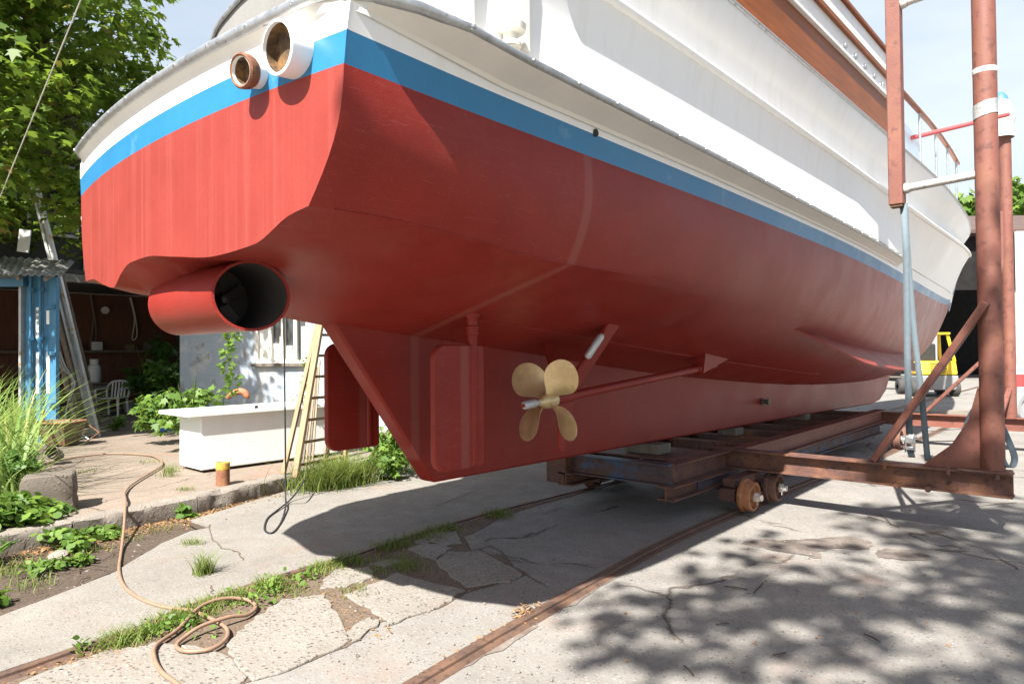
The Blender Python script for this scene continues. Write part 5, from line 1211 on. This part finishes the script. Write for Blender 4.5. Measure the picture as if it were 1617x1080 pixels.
for k in range(1700):
    t_ = rg.random()**.9; j = t_*10; j0 = min(int(j), 9); a, b = Vector((*rail2[j0+1], 0)), Vector((*rail2[j0+2], 0)); p = a.lerp(b, j-j0); n_ = (b-a).normalized(); n_ = Vector((n_.y, -n_.x, 0))
    if mnoise.noise(p*2.6+Vector((0, 0, 5))) < -.05 or p.y > 5.0: continue
    dens = .10+.06*mnoise.noise(p*4)
    for _ in range(3): blade(q, p+n_*abs(rg.gauss(.05, dens))+Vector((rg.gauss(0, .03), rg.gauss(0, .03), .0)), rg.uniform(.03, .11), rg.uniform(.4, 1.1), rg.uniform(.004, .008), rg, 3)
for (u, v, n) in ((640, 897, 160), (625, 885, 90), (590, 905, 60), (560, 935, 60), (470, 935, 80)):
    tuft(u, v, n, .07, .07, .005)
tag(q.build('grass', 'grass'), None, None, None, 'stuff')
q = MB()
for (u, v, n, sp) in ((238, 1002, 40, .05), (268, 990, 45, .05), (295, 985, 40, .05), (135, 1027, 25, .04), (400, 950, 60, .09), (440, 925, 60, .08), (485, 912, 45, .06), (420, 935, 60, .06), (330, 1005, 8, .03)):
    c = P(u, v, z=.01)
    for _ in range(n): leaf(q, c+Vector((rg.gauss(0, sp), rg.gauss(0, sp), rg.uniform(.0, .06))), rg.uniform(.025, .055), OVAL, rg, None, .8)
tag(q.build('broadleaf_weeds', 'weed'), None, None, None, 'stuff')
# dry litter: leaves, twigs and crumbs on the ground
q = MB()
for k in range(900):
    j = rg.uniform(0, 10.9); j0 = int(j); a, b = Vector((*rail2[j0+1], 0)), Vector((*rail2[j0+2], 0)); p = a.lerp(b, j-j0)+Vector((abs(rg.gauss(.05, .12)), rg.gauss(0, .05), .012)); leaf(q, p, rg.uniform(.008, .03), OVAL, rg, None, 2)
for k in range(500):
    j = rg.uniform(0, 6); j0 = int(j); a, b = Vector((*rail1[j0+1], 0)), Vector((*rail1[j0+2], 0)); p = a.lerp(b, j-j0)+Vector((-abs(rg.gauss(.03, .025)), 0, .014)); leaf(q, p, rg.uniform(.008, .03), OVAL, rg, None, 2)
for k in range(80): c = P(832+rg.gauss(0, 10), 963+rg.gauss(0, 6), z=.02); leaf(q, c, rg.uniform(.015, .04), OVAL, rg, None, 1)
for k in range(3200):
    t_ = rg.random(); p = Vector((-2.98-.35*t_+rg.gauss(0, .16), 1.4+2.6*t_, .014)); leaf(q, p, rg.uniform(.010, .042), OVAL, rg, None, 1.2)
for k in range(1500): c = P(rg.uniform(-40, 200), rg.uniform(850, 985), z=.014); leaf(q, c, rg.uniform(.010, .045), OVAL, rg, None, 1.2) if c.x < -2.45 else None
for k in range(60):
    c = P(rg.uniform(900, 1617), rg.uniform(830, 1075), z=.006); leaf(q, c, rg.uniform(.012, .03), OVAL, rg, None, 3)
for k in range(350):
    c = P(rg.uniform(430, 620), rg.uniform(900, 1010), z=.008); leaf(q, c, rg.uniform(.008, .028), OVAL, rg, None, 2)
tag(q.build('dry_leaves', 'dry'), None, None, None, 'stuff')
q = MB()
for (a, b) in (((1365, 1000), (1390, 1013)), ((1145, 925), (1180, 930)), ((1190, 935), (1205, 920)), ((1220, 1033), (1240, 1030)), ((1080, 1050), (1095, 1065)), ((1370, 815), (1420, 832)), ((1390, 812), (1408, 828)), ((1130, 985), (1150, 983))):
    p0, p1 = P(*a, z=.01), P(*b, z=.012); q.tube([p0, p0.lerp(p1, .5)+Vector((.01, -.008, .006)), p1], .004, 5)
for k in range(70):
    c = P(rg.uniform(10, 165), rg.uniform(852, 915), z=.016); a = rg.uniform(0, 6.28); ln = rg.uniform(.06, .22); q.tube([c, c+Vector((math.cos(a)*ln*.5, math.sin(a)*ln*.5, .012)), c+Vector((math.cos(a+.3)*ln, math.sin(a+.3)*ln, .004))], .003, 5)
tag(q.build('twigs', 'bark'), None, None, None, 'stuff')
q = MB()
for k in range(260):
    u, v = rg.choice(((rg.uniform(60, 260), rg.uniform(850, 930)), (rg.uniform(430, 900), rg.uniform(900, 1070)), (rg.uniform(700, 1617), rg.uniform(830, 1075)), (rg.uniform(340, 480), rg.uniform(770, 810))))
    c = P(u, v, z=.006); s_ = rg.uniform(.004, .013); q.lathe(c, (rg.gauss(0, .3), rg.gauss(0, .3), 1), [(.0, -s_*.4), (s_, -s_*.2), (s_*.8, s_*.5), (.0, s_*.7)], 6)
tag(q.build('gravel', 'cobble'), None, None, None, 'stuff')
c = P(92, 878, z=.02); q = MB(); q.lathe(c, (.2, -.2, 1), [(.0, -.02), (.07, -.01), (.075, .015), (.04, .035), (.0, .04)], 9); tag(q.build('loose_stone', 'kerb', None, loc=c), 'pale flat stone lying in the soil below the kerb', 'stone')
